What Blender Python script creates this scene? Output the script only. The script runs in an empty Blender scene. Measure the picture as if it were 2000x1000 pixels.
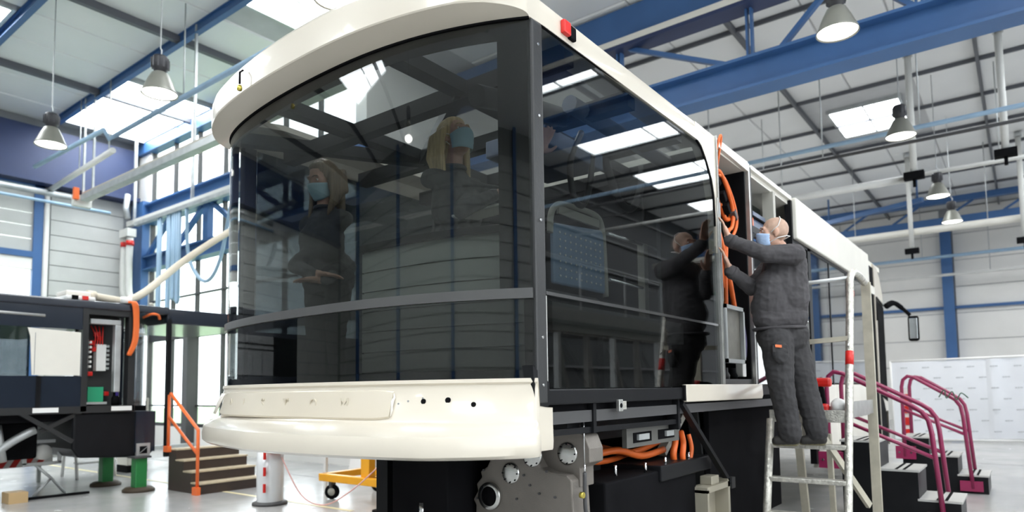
import bpy, math, random
from mathutils import Vector as V, Matrix
random.seed(7)
sc = bpy.context.scene
COL = sc.collection
# ------------------------------------------------------------------ camera
cam_d = bpy.data.cameras.new('camera'); cam = bpy.data.objects.new('camera', cam_d); COL.objects.link(cam)
cam_d.sensor_width = 36; cam_d.sensor_fit = 'HORIZONTAL'
cam_d.lens = 1310.5/2000*36; cam_d.shift_y = 0.0835; cam_d.clip_start = .05; cam_d.clip_end = 300
cam.matrix_world = Matrix(((0.79426522, 0.05402851, 0.60516417, 1.7763),
                           (0.60742821, -0.04900566, -0.79286154, -2.4943),
                           (-0.01318065, 0.99733613, -0.07174193, 1.31), (0, 0, 0, 1)))
cam_d.dof.use_dof = True; cam_d.dof.focus_distance = 3.7; cam_d.dof.aperture_fstop = 1.8
sc.camera = cam
# ------------------------------------------------------------------ world, exposure
w = bpy.data.worlds.new('world'); sc.world = w; w.use_nodes = True
bg = w.node_tree.nodes['Background']; bg.inputs[0].default_value = (.93, .97, 1, 1); bg.inputs[1].default_value = 5.0
vs = sc.view_settings; vs.view_transform = 'Standard'; vs.look = 'None'; vs.gamma = 1; vs.use_curve_mapping = False
vs.exposure = 0.38
sc.cycles.use_denoising = True
sc.cycles.max_bounces = 10; sc.cycles.transparent_max_bounces = 24; sc.cycles.caustics_reflective = False; sc.cycles.caustics_refractive = False
sc.cycles.sample_clamp_indirect = 6
SKY_EMIT = 11.0
LAMP_W = 60.0
FILL_EMIT = 2.2
# ------------------------------------------------------------------ materials
MATS = {}
def mat(name, col, rough=.5, metal=0., bump=0., bscale=40., var=.06, vscale=3., emit=0., coat=0., spec=.5, stretch=None):
    if name in MATS: return MATS[name]
    m = bpy.data.materials.new(name); m.use_nodes = True; MATS[name] = m
    nt = m.node_tree; b = nt.nodes['Principled BSDF']
    b.inputs['Roughness'].default_value = rough; b.inputs['Metallic'].default_value = metal
    b.inputs['Specular IOR Level'].default_value = spec
    if coat: b.inputs['Coat Weight'].default_value = coat; b.inputs['Coat Roughness'].default_value = .05
    tc = nt.nodes.new('ShaderNodeTexCoord'); vec = tc.outputs['Object']
    if stretch:
        mp = nt.nodes.new('ShaderNodeMapping'); mp.inputs['Scale'].default_value = stretch
        nt.links.new(vec, mp.inputs[0]); vec = mp.outputs[0]
    n = nt.nodes.new('ShaderNodeTexNoise'); n.inputs['Scale'].default_value = vscale; n.inputs['Detail'].default_value = 4
    nt.links.new(vec, n.inputs[0])
    r = nt.nodes.new('ShaderNodeValToRGB')
    c = V(col)
    lo = [max(0, x*(1-var)) for x in c]; hi = [min(1, x*(1+var)) for x in c]
    r.color_ramp.elements[0].position = .3; r.color_ramp.elements[1].position = .7
    r.color_ramp.elements[0].color = (*lo, 1); r.color_ramp.elements[1].color = (*hi, 1)
    nt.links.new(n.outputs[0], r.inputs[0]); nt.links.new(r.outputs[0], b.inputs['Base Color'])
    if bump:
        n2 = nt.nodes.new('ShaderNodeTexNoise'); n2.inputs['Scale'].default_value = bscale; n2.inputs['Detail'].default_value = 3
        nt.links.new(vec, n2.inputs[0])
        bp = nt.nodes.new('ShaderNodeBump'); bp.inputs['Strength'].default_value = bump; bp.inputs['Distance'].default_value = .01
        nt.links.new(n2.outputs[0], bp.inputs['Height']); nt.links.new(bp.outputs[0], b.inputs['Normal'])
    if emit:
        b.inputs['Emission Color'].default_value = (*col, 1); b.inputs['Emission Strength'].default_value = emit
    return m
def glass_mat(name, tint, refl=1.0, rough=0.0, base=.02):
    m = bpy.data.materials.new(name); m.use_nodes = True; MATS[name] = m; nt = m.node_tree
    nt.nodes.remove(nt.nodes['Principled BSDF']); out = nt.nodes['Material Output']
    tr = nt.nodes.new('ShaderNodeBsdfTransparent'); tr.inputs[0].default_value = (*tint, 1)
    gl = nt.nodes.new('ShaderNodeBsdfGlossy'); gl.inputs['Roughness'].default_value = rough
    tc = nt.nodes.new('ShaderNodeTexCoord'); nz = nt.nodes.new('ShaderNodeTexNoise'); nz.inputs['Scale'].default_value = 1.3
    bp = nt.nodes.new('ShaderNodeBump'); bp.inputs['Strength'].default_value = .004; bp.inputs['Distance'].default_value = .01
    nt.links.new(tc.outputs['Object'], nz.inputs[0]); nt.links.new(nz.outputs[0], bp.inputs['Height']); nt.links.new(bp.outputs[0], gl.inputs['Normal'])
    fr = nt.nodes.new('ShaderNodeFresnel'); ge = nt.nodes.new('ShaderNodeNewGeometry')
    ir = nt.nodes.new('ShaderNodeMapRange'); ir.inputs[3].default_value = 1.5; ir.inputs[4].default_value = 1/1.5
    nt.links.new(ge.outputs['Backfacing'], ir.inputs[0]); nt.links.new(ir.outputs[0], fr.inputs[0])
    ma = nt.nodes.new('ShaderNodeMath'); ma.operation = 'MULTIPLY_ADD'; ma.use_clamp = True
    ma.inputs[1].default_value = refl; ma.inputs[2].default_value = base
    mx = nt.nodes.new('ShaderNodeMixShader')
    nt.links.new(fr.outputs[0], ma.inputs[0]); nt.links.new(ma.outputs[0], mx.inputs[0])
    nt.links.new(tr.outputs[0], mx.inputs[1]); nt.links.new(gl.outputs[0], mx.inputs[2]); nt.links.new(mx.outputs[0], out.inputs[0])
    return m
CREAM = mat('cream_paint', (.63, .58, .49), .28, coat=.4, var=.02)
CREAMW = mat('white_panel_paint', (.76, .74, .67), .4, var=.03)
BLACK = mat('black_paint', (.009, .0095, .011), .4, var=.2, spec=.14)
BLACKM = mat('black_matt', (.007, .007, .008), .8, var=.3, spec=.04)
FRIT = mat('black_frit', (.006, .006, .007), .08, var=.1)
GRAPH = mat('graphite_metal', (.028, .029, .030), .40, .2, bump=.1, bscale=60)
DKGREY = mat('dark_grey', (.06, .06, .062), .5)
LINER = mat('interior_liner', (.36, .37, .34), .55, bump=.1)
ALU = mat('aluminium', (.55, .55, .53), .35, .9, bump=.08, bscale=80, var=.12, vscale=12)
ALUW = mat('worn_aluminium', (.60, .585, .53), .42, .75, bump=.5, bscale=90, var=.25, vscale=30)
CAST = mat('cast_alloy', (.19, .172, .152), .5, .3, bump=.15, bscale=120, var=.08, vscale=8)
MACH = mat('machined_steel', (.55, .55, .53), .25, 1., bump=.05, var=.1, vscale=25)
STEEL = mat('stainless', (.7, .7, .7), .2, 1.)
ORANGE = mat('orange_cable', (.80, .16, .03), .45)
WIREW = mat('white_wire', (.75, .72, .66), .5)
PINK = mat('magenta_paint', (.25, .016, .075), .35, coat=.2, var=.05)
ORPAINT = mat('orange_paint', (.85, .17, .04), .4)
BLUE = mat('blue_steel_paint', (.045, .125, .30), .45, var=.08, vscale=1.5)
BLUEL = mat('light_blue_pipe', (.30, .44, .58), .45)
BLUED = mat('navy_steel_paint', (.02, .035, .10), .5)
YELLOW = mat('yellow_paint', (.90, .42, .02), .4)
GREEN = mat('green_paint', (.02, .20, .05), .5)
RED = mat('red_plastic', (.65, .02, .015), .35)
WHITE = mat('white_plastic', (.80, .80, .78), .45)
GALV = mat('galvanised', (.50, .52, .52), .45, .6, var=.12, vscale=6)
PIPE = mat('pale_pipe', (.66, .66, .63), .45, var=.05)
BEIGE = mat('beige_hose', (.62, .56, .45), .55, bump=.2, bscale=60)
TREAD = mat('anti_slip_tread', (.48, .48, .46), .55, bump=.5, bscale=250)
PLYTOP = mat('ply_edge', (.55, .47, .33), .6, var=.12, vscale=12)
PLYDK = mat('dark_film_plywood', (.045, .032, .026), .5, var=.15)
CARD = mat('cardboard', (.52, .36, .18), .8)
PANELW = mat('ceiling_panel_white', (.80, .81, .81), .35, var=.03, vscale=.7)
PANELG = mat('shutter_grey', (.50, .51, .49), .5, var=.04)
WALLW = mat('cream_wall_panel', (.80, .785, .75), .5, var=.03, vscale=1)
JOINT = mat('joint_grey', (.28, .29, .30), .7)
DARKLINE = mat('dark_purlin', (.10, .105, .12), .5)
CURTAIN = mat('white_banner', (.80, .82, .86), .65, bump=.25, bscale=4, var=.02)
INKG = mat('grey_print', (.42, .44, .46), .7)
SKIN = mat('skin', (.56, .33, .24), .5, bump=.05, bscale=200, var=.06, vscale=14)
HAIRSTUB = mat('shaved_scalp', (.47, .31, .23), .5, var=.1, vscale=40)
JACKET = mat('work_jacket', (.055, .052, .056), .8, bump=1.2, bscale=9, var=.15, vscale=8)
JACKET2 = mat('dark_sweater', (.085, .085, .085), .85, bump=.8, bscale=14, var=.12)
TROUS = mat('work_trousers', (.032, .031, .033), .85, bump=1.2, bscale=10, var=.15, vscale=9)
BOOT = mat('boot_leather', (.02, .018, .016), .6)
SOLE = mat('boot_sole', (.20, .18, .10), .7)
MASK = mat('surgical_mask', (.42, .62, .70), .7, bump=.3, bscale=60)
MASKB = mat('surgical_mask_blue', (.40, .55, .80), .7, bump=.3, bscale=60)
BLOND = mat('blond_hair', (.62, .46, .24), .45, bump=.9, bscale=22, var=.3, vscale=26, stretch=(3, 3, .25))
DKBLOND = mat('dark_blond_hair', (.22, .16, .10), .45, bump=.9, bscale=22, var=.3, vscale=26, stretch=(3, 3, .25))
EYE = mat('eye_white', (.8, .8, .78), .2); IRIS = mat('iris', (.06, .05, .04), .2)
LAMPBODY = mat('lamp_housing', (.03, .03, .035), .5)
LAMPSHADE = mat('lamp_reflector', (.22, .22, .19), .4, .3)
LAMPLIT = mat('lamp_lit', (1, .96, .88), .5, emit=14, var=0)
SKYLIT = mat('skylight_pane', (.93, .97, 1), .5, emit=SKY_EMIT, var=0)
GLASS = glass_mat('tinted_glass', (.61, .63, .625), 1.0, base=.012)
GLASSL = glass_mat('lower_tinted_glass', (.44, .455, .45), 1.0, base=.015)
GLASSC = glass_mat('clear_glass', (.93, .95, .95), 1.0)
GLASSD = glass_mat('dark_window_glass', (.20, .22, .23), 1.4, base=.06)
MIRROR = mat('mirror_face', (.7, .72, .74), .05, 1., var=0)
BLUETINT = mat('blue_grey_plastic', (.22, .32, .46), .35, var=.08)
SOCKET = mat('seat_frame_beige', (.42, .41, .36), .45)
DUCT = mat('duct_blue_grey', (.10, .13, .20), .4)
# ------------------------------------------------------------------ mesh builder
class MB:
    def __init__(s): s.v = []; s.f = []; s.sm = []
    def add(s, vs, fs, smooth=False):
        o = len(s.v); s.v += [tuple(p) for p in vs]; s.f += [tuple(i+o for i in f) for f in fs]; s.sm += [smooth]*len(fs); return s
    def box(s, x0, x1, y0, y1, z0, z1):
        vs = [(x, y, z) for x in (x0, x1) for y in (y0, y1) for z in (z0, z1)]
        return s.add(vs, [(0, 1, 3, 2), (4, 6, 7, 5), (0, 4, 5, 1), (2, 3, 7, 6), (0, 2, 6, 4), (1, 5, 7, 3)])
    def bar(s, p, q, w, h=None, up=(0, 0, 1)):
        h = h or w; p = V(p); q = V(q); d = (q-p).normalized(); u = V(up)
        if abs(d.dot(u)) > .98: u = V((0, 1, 0))
        a = d.cross(u).normalized(); b = a.cross(d)
        vs = [e+a*(i*w/2)+b*(j*h/2) for e in (p, q) for i, j in ((-1, -1), (1, -1), (1, 1), (-1, 1))]
        return s.add(vs, [(3, 2, 1, 0), (4, 5, 6, 7), (0, 1, 5, 4), (1, 2, 6, 5), (2, 3, 7, 6), (3, 0, 4, 7)])
    def tube(s, pts, r, n=8, closed=False, smooth=True):
        pts = [V(p) for p in pts]; m = len(pts); rs = r if isinstance(r, (list, tuple)) else [r]*m
        vs = []; fs = []; pa = None
        for i, p in enumerate(pts):
            if closed: d = pts[(i+1) % m]-pts[i-1]
            else: d = pts[min(i+1, m-1)]-pts[max(i-1, 0)]
            d = d.normalized() if d.length > 1e-9 else V((0, 0, 1))
            if pa is None:
                u = V((0, 0, 1)) if abs(d.z) < .9 else V((0, 1, 0)); a = d.cross(u).normalized()
            else:
                a = pa-d*pa.dot(d); a = a.normalized() if a.length > 1e-6 else d.orthogonal().normalized()
            pa = a; b = d.cross(a)
            for k in range(n):
                t = 2*math.pi*k/n; vs.append(p+(a*math.cos(t)+b*math.sin(t))*rs[i])
        L = m if closed else m-1
        for i in range(L):
            for k in range(n):
                j = (i+1) % m; fs.append((i*n+k, i*n+(k+1) % n, j*n+(k+1) % n, j*n+k))
        s.add(vs, fs, smooth)
        if not closed:
            o = len(s.v)-len(vs)
            s.f.append(tuple(o+k for k in range(n-1, -1, -1))); s.f.append(tuple(o+(m-1)*n+k for k in range(n))); s.sm += [False, False]
        return s
    def cyl(s, p, q, r0, r1=None, n=16): return s.tube([p, q], [r0, r0 if r1 is None else r1], n)
    def lathe(s, prof, c=(0, 0, 0), n=24, axis=(0, 0, 1), smooth=True):
        ax = V(axis).normalized(); a = ax.orthogonal().normalized(); b = ax.cross(a); c = V(c); vs = []; fs = []
        for r, z in prof:
            for k in range(n):
                t = 2*math.pi*k/n; vs.append(c+ax*z+(a*math.cos(t)+b*math.sin(t))*max(r, 1e-4))
        for i in range(len(prof)-1):
            for k in range(n): fs.append((i*n+k, i*n+(k+1) % n, (i+1)*n+(k+1) % n, (i+1)*n+k))
        return s.add(vs, fs, smooth)
    def prism(s, poly, fn, t0, t1):
        n = len(poly); vs = [fn(a, b, t0) for a, b in poly]+[fn(a, b, t1) for a, b in poly]
        fs = [tuple(range(n-1, -1, -1)), tuple(range(n, 2*n))]+[(i, (i+1) % n, n+(i+1) % n, n+i) for i in range(n)]
        return s.add(vs, fs)
    def loft(s, rows, smooth=True, closed_row=False):
        m = len(rows); n = len(rows[0]); vs = [p for r in rows for p in r]; fs = []
        for i in range(m-1):
            for k in range(n if closed_row else n-1):
                fs.append((i*n+k, i*n+(k+1) % n, (i+1)*n+(k+1) % n, (i+1)*n+k))
        return s.add(vs, fs, smooth)
    def ball(s, c, r, n=12):
        rx, ry, rz = r if isinstance(r, (tuple, list)) else (r, r, r); c = V(c); rows = []
        for i in range(n//2+1):
            t = math.pi*i/(n//2); rows.append([c+V((rx*math.sin(t)*math.cos(2*math.pi*k/n), ry*math.sin(t)*math.sin(2*math.pi*k/n), -rz*math.cos(t))) for k in range(n)])
        return s.loft(rows, True, True)
ORG = {}
def build(name, mb, m, parent=None, local=False, bevel=0, recalc=True):
    me = bpy.data.meshes.new(name)
    o0 = V((0, 0, 0)) if (local or parent is None) else ORG.get(parent.name, V((0, 0, 0)))
    me.from_pydata([tuple(V(p)-o0) for p in mb.v], [], mb.f); me.update()
    if recalc:
        import bmesh
        bm = bmesh.new(); bm.from_mesh(me); bmesh.ops.recalc_face_normals(bm, faces=bm.faces); bm.to_mesh(me); bm.free()
    me.polygons.foreach_set('use_smooth', mb.sm); me.materials.append(m)
    o = bpy.data.objects.new(name, me); COL.objects.link(o)
    if parent is not None: o.parent = parent
    ORG[o.name] = o0
    if bevel:
        b = o.modifiers.new('b', 'BEVEL'); b.width = bevel; b.segments = 2; b.limit_method = 'ANGLE'; b.angle_limit = math.radians(40)
    return o
def tag(o, label, cat, group=None):
    o['label'] = label; o['category'] = cat
    if group: o['group'] = group
    return o
def thing(name, label, cat, loc=(0, 0, 0), group=None, rz=0):
    o = bpy.data.objects.new(name, None); COL.objects.link(o); o.location = loc; o.rotation_euler.z = rz; o.empty_display_size = .1
    ORG[o.name] = V(loc); return tag(o, label, cat, group)
def struct(name, mb, m, **k):
    o = build(name, mb, m, **k); o['kind'] = 'structure'; return o
def copy_tree(o, parent=None):
    c = o.copy(); COL.objects.link(c); ORG[c.name] = ORG.get(o.name, V((0, 0, 0)))
    if parent is not None: c.parent = parent
    for ch in o.children: copy_tree(ch, c)
    return c
def B(*a): return MB().box(*a)
def arc(c, r, a0, a1, n, plane='xz'):
    out = []
    for i in range(n+1):
        t = math.radians(a0+(a1-a0)*i/n); u, w_ = r*math.cos(t), r*math.sin(t)
        out.append({'xz': (c[0]+u, c[1], c[2]+w_), 'yz': (c[0], c[1]+u, c[2]+w_), 'xy': (c[0]+u, c[1]+w_, c[2])}[plane])
    return out
def spline(pts, k=6):
    pts = [V(p) for p in pts]; out = []
    for i in range(len(pts)-1):
        p0 = pts[max(i-1, 0)]; p1 = pts[i]; p2 = pts[i+1]; p3 = pts[min(i+2, len(pts)-1)]
        for j in range(k):
            t = j/k; out.append(.5*((2*p1)+(p2-p0)*t+(2*p0-5*p1+4*p2-p3)*t*t+(3*p1-p0-3*p2+p3)*t**3))
    out.append(pts[-1]); return out
# ================================================================== the hall
FILLPANE = mat('fill_light_pane', (.93, .97, 1), .5, emit=FILL_EMIT, var=0)  # glow for the added windows that lie out of view
CZ = 7.85
def floor_mat():
    m = bpy.data.materials.new('polished_concrete'); m.use_nodes = True; nt = m.node_tree; b = nt.nodes['Principled BSDF']
    tc = nt.nodes.new('ShaderNodeTexCoord')
    n = nt.nodes.new('ShaderNodeTexNoise'); n.inputs['Scale'].default_value = .9; n.inputs['Detail'].default_value = 8
    r = nt.nodes.new('ShaderNodeValToRGB'); r.color_ramp.elements[0].position = .35; r.color_ramp.elements[1].position = .7
    r.color_ramp.elements[0].color = (.33, .33, .33, 1); r.color_ramp.elements[1].color = (.44, .435, .42, 1)
    nt.links.new(tc.outputs['Object'], n.inputs[0]); nt.links.new(n.outputs[0], r.inputs[0]); nt.links.new(r.outputs[0], b.inputs['Base Color'])
    n2 = nt.nodes.new('ShaderNodeTexNoise'); n2.inputs['Scale'].default_value = 3; n2.inputs['Detail'].default_value = 6
    mr = nt.nodes.new('ShaderNodeMapRange'); mr.inputs[3].default_value = .12; mr.inputs[4].default_value = .34
    nt.links.new(tc.outputs['Object'], n2.inputs[0]); nt.links.new(n2.outputs[0], mr.inputs[0]); nt.links.new(mr.outputs[0], b.inputs['Roughness'])
    return m
FL = struct('floor', B(-16.7, 9.2, -13.2, 5.5, -.2, 0).box(-7.6, 9.2, 5.5, 27.2, -.2, 0), floor_mat())
lm = mat('floor_line_paint', (.72, .64, .38), .4)
build('floor_line', B(-14, -4.2, 2.36, 2.42, .0005, .003), lm, FL)
build('floor_line', B(-14, -8.4, -1.0, -.94, .0005, .003), lm, FL)
build('floor_joint', B(-16, 9, 4.0, 4.012, .0004, .002), JOINT, FL); build('floor_joint', B(-16, 9, -2.0, -1.988, .0004, .002), JOINT, FL)
build('floor_joint', B(1.9, 1.912, 5, 27, .0004, .002), JOINT, FL); build('floor_joint', B(-16, 9, 11.0, 11.012, .0004, .002), JOINT, FL)
G = struct('ground_outside', B(-70, -7.6, 5.5, 60, -.4, -.1).box(-70, -16.7, -40, 5.5, -.4, -.1), mat('grass', (.22, .32, .17), .9, var=.2))
CE = struct('ceiling', B(-16.7, 9.2, -13.2, 5.5, CZ, CZ+.2).box(-7.6, 9.2, 5.5, 27.2, CZ, CZ+.2), mat('ceiling_backing', (.50, .51, .52), .6))
# skylights (x0,x1,y0,y1)
SKY = [(-1.62, -.18, 14.55, 16.45), (-13.5, -11.4, -1.0, 1.05), (-5.3, -3.3, 1.4, 3.1), (-8.2, -6.75, 3.4, 5.1), (-15.9, -12.6, 3.4, 5.2),
       (2.2, 3.7, 2.4, 4.4), (4.2, 7.4, 7.7, 9.3), (3.6, 7.4, 11.6, 13.4), (3.6, 7.4, 15.7, 17.5), (3.6, 7.4, 19.8, 21.6), (3.6, 7.4, 23.0, 24.3), (-6.6, -4.6, 16.6, 18.4), (-6.6, -4.6, 20.7, 22.4),  # right-hand row is out of view, added to brighten the hall
       (-12.4, -9.6, -4.2, -2.1), (-5.4, -2.6, -4.4, -2.2), (1.4, 4.2, -4.4, -2.2), (-9, -6.2, -8.6, -6.4), (-2, .8, -8.6, -6.4), (5.2, 7.8, -8.6, -6.4), (4.6, 7.4, -.8, 1.2)]
def hitsky(x0, x1, y0, y1): return any(x0 < b-.05 and x1 > a+.05 and y0 < d-.05 and y1 > c+.05 for a, b, c, d in SKY)
for i, (x0, x1, y0, y1) in enumerate(SKY):
    wn = struct('window_%d' % (i+1), B(x0-.06, x1+.06, y0-.06, y0, CZ-.09, CZ).box(x0-.06, x1+.06, y1, y1+.06, CZ-.09, CZ).box(x0-.06, x0, y0, y1, CZ-.09, CZ).box(x1, x1+.06, y0, y1, CZ-.09, CZ), GALV)
    xm = (x0+x1)/2
    build('pane', B(x0, xm-.02, y0, y1, CZ-.05, CZ-.03), SKYLIT, wn); build('pane', B(xm+.02, x1, y0, y1, CZ-.05, CZ-.03), SKYLIT, wn)
    build('glazing_bar', B(xm-.02, xm+.02, y0, y1, CZ-.08, CZ-.02), GALV, wn)
nsky = len(SKY)
# ceiling panels between the purlins
xs = [-16.5+.06, -15.35, -14.2]+[-13.6+1.15*k for k in range(17)]
ys = [-.85+2.05*k for k in range(14)]
pm = {}
npan = 0
for yi in range(len(ys)-1):
    for xi in range(len(xs)-1):
        x0, x1, y0, y1 = xs[xi], xs[xi+1], ys[yi], ys[yi+1]
        if y1 > 26.9: y1 = 26.9
        if x0 > 4.2 or (x0 < -7.4 and y1 > 5.5) or (-9 < x0 and x1 < 4 and y0 < 1 and x0 > -5): continue
        if hitsky(x0, x1, y0, y1): continue
        key = (round(x1-x0, 2), round(y1-y0, 2))
        if key not in pm:
            a, b = key[0]/2-.014, key[1]/2-.02
            o = build('panel', MB().add([(-a, -b, 0), (a, -b, 0), (a, b, 0), (-a, b, 0), (-a+.02, -b+.02, -.03), (a-.02, -b+.02, -.03), (a-.02, b-.02, -.03), (-a+.02, b-.02, -.03)],
                      [(3, 2, 1, 0), (4, 5, 6, 7), (0, 1, 5, 4), (1, 2, 6, 5), (2, 3, 7, 6), (3, 0, 4, 7)]), PANELW, CE)
            pm[key] = o.data
        else:
            o = bpy.data.objects.new('panel', pm[key]); COL.objects.link(o); o.parent = CE
        o.location = ((x0+x1)/2, (y0+y1)/2, CZ-.001); npan += 1
build('deck_sheet', B(-16.5, 9, -13, -.87, CZ-.03, CZ-.001).box(4.8, 9, -.85, 27, CZ-.03, CZ-.001), PANELW, CE)
# purlins hanging under the deck: along X
def ibeam_x(mb, x0, x1, y, z0, z1, fw, ft, wt):
    return mb.box(x0, x1, y-fw/2, y+fw/2, z0, z0+ft).box(x0, x1, y-fw/2, y+fw/2, z1-ft, z1).box(x0, x1, y-wt/2, y+wt/2, z0+ft, z1-ft)
for k, y in enumerate(ys[1:]):
    if y > 26.8 or abs(y-7.35) < .3: continue
    x0 = -16.2 if y < 5.2 else -7.3
    if y < 6: build('purlin', ibeam_x(MB(), x0, 9, y, CZ-.21, CZ-.03, .10, .015, .02), BLUE, CE)
    else: build('purlin', B(x0, 9, y-.02, y+.02, CZ-.11, CZ-.03), DARKLINE, CE)
for x in (-13.6, -10.15, -6.7): build('rafter', B(x-.05, x+.05, -12.9, 5.2, CZ-.16, CZ-.03), DARKLINE, CE)
for x in (-2.1, 1.35, 4.8, -5.5): build('rafter', B(x-.028, x+.028, 7.8, 26.9, CZ-.15, CZ-.03), DARKLINE, CE)
# ---------------- walls
WF = struct('wall_far', B(-7.6, 9.2, 27, 27.2, 0, CZ), JOINT)
fz = [0.0+.98*k for k in range(8)]
for z0 in fz:
    for x0, x1 in ((-7.3, -3.9), (-3.88, -.5), (-.1, 3.2), (3.22, 6.5)):
        z1 = min(z0+.955, CZ-.05); build('wall_panel', B(x0, x1, 26.955, 27, z0, z1), WALLW, WF)
build('column', B(4.75, 5.1, 26.6, 26.95, 0, 7.0), BLUE, WF)
WR = struct('wall_right', B(9, 9.2, -13.2, 27.2, 0, CZ), mat('slate_wall', (.10, .105, .11), .6))
for k in range(7): build('girt', B(8.9, 9, -13, 27, .9+1.05*k, .96+1.05*k), JOINT, WR)
wr = struct('window_%d' % (nsky+2), B(8.9, 9, -10, 11, .9, 1.0).box(8.9, 9, -10, 11, 5.5, 5.6).box(8.9, 9, -10, 11, 3.2, 3.28), GALV)  # unseen window band, added as fill light for ceiling and bus
for k in range(11):
    y0 = -10+1.9*k
    build('mullion', B(8.9, 9, y0-.04, y0+.04, 1, 5.5), GALV, wr)
    for z0, z1 in ((1.0, 3.2), (3.28, 5.5)): build('pane', B(8.94, 8.96, y0+.04, y0+1.86, z0, z1), FILLPANE, wr)
wr = struct('window_%d' % (nsky+3), B(6.6, 8.9, 26.9, 27, .9, 1.0).box(6.6, 8.9, 26.9, 27, 6.4, 6.5).box(6.6, 8.9, 26.9, 27, 3.6, 3.7), GALV)  # another unseen window, added to brighten the far hall
for k in range(2):
    x0 = 6.6+1.12*k
    build('mullion', B(x0-.04, x0+.04, 26.9, 27, 1, 6.4), GALV, wr)
    for z0, z1 in ((1.0, 3.6), (3.7, 6.4)): build('pane', B(x0+.04, x0+1.08, 26.92, 26.94, z0, z1), FILLPANE, wr)
WS = struct('wall_side', B(-7.6, -7.4, 5.5, 27.2, 0, CZ), WALLW)
WB = struct('wall_back', B(-16.7, 9.2, -13.2, -13, 0, CZ), mat('wall_back_grey', (.30, .31, .30), .6))
for k in range(16):
    build('shutter_slat', B(-16, 8.5, -13.0, -12.95, .1+.44*k, .1+.44*k+.40), PANELG, WB)
for x in (-13, -7.5, -2.0, 3.5): build('column', B(x-.13, x+.13, -12.95, -12.68, 0, CZ-.05), BLUE, WB)
WL = struct('wall_left', B(-16.7, -16.5, -13.2, -1.3, 0, CZ).box(-16.7, -16.5, 3.1, 5.5, 0, CZ).box(-16.7, -16.5, -1.3, 3.1, 6.2, CZ).box(-16.7, -16.5, -1.3, 3.1, 0, .1), JOINT)
build('eave_beam', B(-16.5, -16.25, -13, 5.2, 6.32, 7.6), BLUED, WL); build('eave_flange', B(-16.5, -16.05, -13, 5.2, 6.24, 6.34), BLUED, WL)
for k in range(17):
    build('wall_panel', B(-16.5, -16.46, 3.36, 4.98, .06+.363*k, .06+.363*k+.345), PANELG, WL)
for k in range(17):
    build('wall_panel', B(-16.5, -16.46, -13, -1.6, .06+.363*k, .06+.363*k+.345), PANELG, WL)
build('downpipe', MB().cyl((-16.38, 3.25, 0), (-16.38, 3.25, 6.2), .06), PIPE, WL); build('downpipe', MB().cyl((-16.3, 5.05, 0), (-16.3, 5.05, 5.4), .10), PIPE, WL)
D1 = struct('door_1', B(-16.52, -16.38, -1.3, -1.1, 0, 6.3).box(-16.52, -16.38, 3.0, 3.2, 0, 6.3).box(-16.52, -16.38, -1.3, 3.2, 6.2, 6.32).box(-16.52, -16.36, -1.1, 3.0, 4.52, 4.66), BLUE)
for k in range(5): build('door_slat', B(-16.5, -16.44, -1.1, 3.0, 4.67+.306*k, 4.67+.306*k+.29), PANELG, D1)
build('rolled_curtain', B(-16.52, -16.40, -1.1, 3.0, 4.24, 4.51), WALLW, D1)
for a, b in ((-1.1, .25), (.29, 1.62), (1.66, 3.0)): build('door_pane', B(-16.5, -16.48, a, b, 1.2, 4.23), GLASSC, D1)
for k in range(3): build('door_slat', B(-16.5, -16.44, -1.1, 3.0, .1+.366*k, .1+.366*k+.35), PANELG, D1)
# glazed wall on the left
WW = struct('wall_window', B(-16.7, -7.4, 5.3, 5.5, 0, .55).box(-16.7, -15.75, 5.3, 5.5, .55, CZ).box(-7.7, -7.4, 5.3, 5.5, .55, CZ), WALLW)
build('column', B(-16.35, -15.72, 5.12, 5.3, 0, 6.2), BLUE, WW)
build('beam', ibeam_x(MB(), -15.8, -7.4, 5.28, 4.42, 4.78, .28, .04, .05), BLUE, WW)
build('beam', ibeam_x(MB(), -16.3, -7.4, 5.3, 5.62, 6.12, .30, .04, .06), BLUE, WW)
build('beam', B(-16.3, -7.4, 5.2, 5.45, 7.5, 7.8), BLUE, WW)
for x in (-14.45, -12.8, -11.1, -9.4): build('web_post', B(x-.11, x+.11, 5.2, 5.34, 4.78, 5.62), BLUE, WW)
for x0, x1 in ((-15.7, -14.6), (-14.3, -13.0), (-11.3, -12.6), (-9.5, -10.9)): build('web_diagonal', MB().bar((x0, 5.27, 4.8), (x1, 5.27, 5.6), .1, .1), BLUE, WW)
wn = struct('window_%d' % (nsky+1), B(-15.75, -7.7, 5.36, 5.44, .55, .63).box(-15.75, -7.7, 5.36, 5.44, 2.62, 2.92).box(-15.75, -7.7, 5.36, 5.44, 3.62, 3.66).box(-15.75, -7.7, 5.36, 5.44, 6.12, 6.18).box(-15.75, -7.7, 5.36, 5.44, 1.02, 1.06), DKGREY)
mx = [-15.75+1.15*k for k in range(8)]
for x in mx: build('mullion', B(x-.025, x+.025, 5.35, 5.45, .6, 7.5), DKGREY, wn)
for i in range(7):
    for z0, z1 in ((.63, 1.02), (1.06, 2.62), (2.92, 3.62), (3.66, 4.42), (4.78, 5.62), (6.18, 7.5)):
        build('pane', B(mx[i]+.025, mx[i+1]-.025, 5.395, 5.405, z0, z1), GLASSC, wn)
build('window_post', B(-13.5, -13.28, 5.1, 5.3, 0, 2.9), DKGREY, wn)
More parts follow.
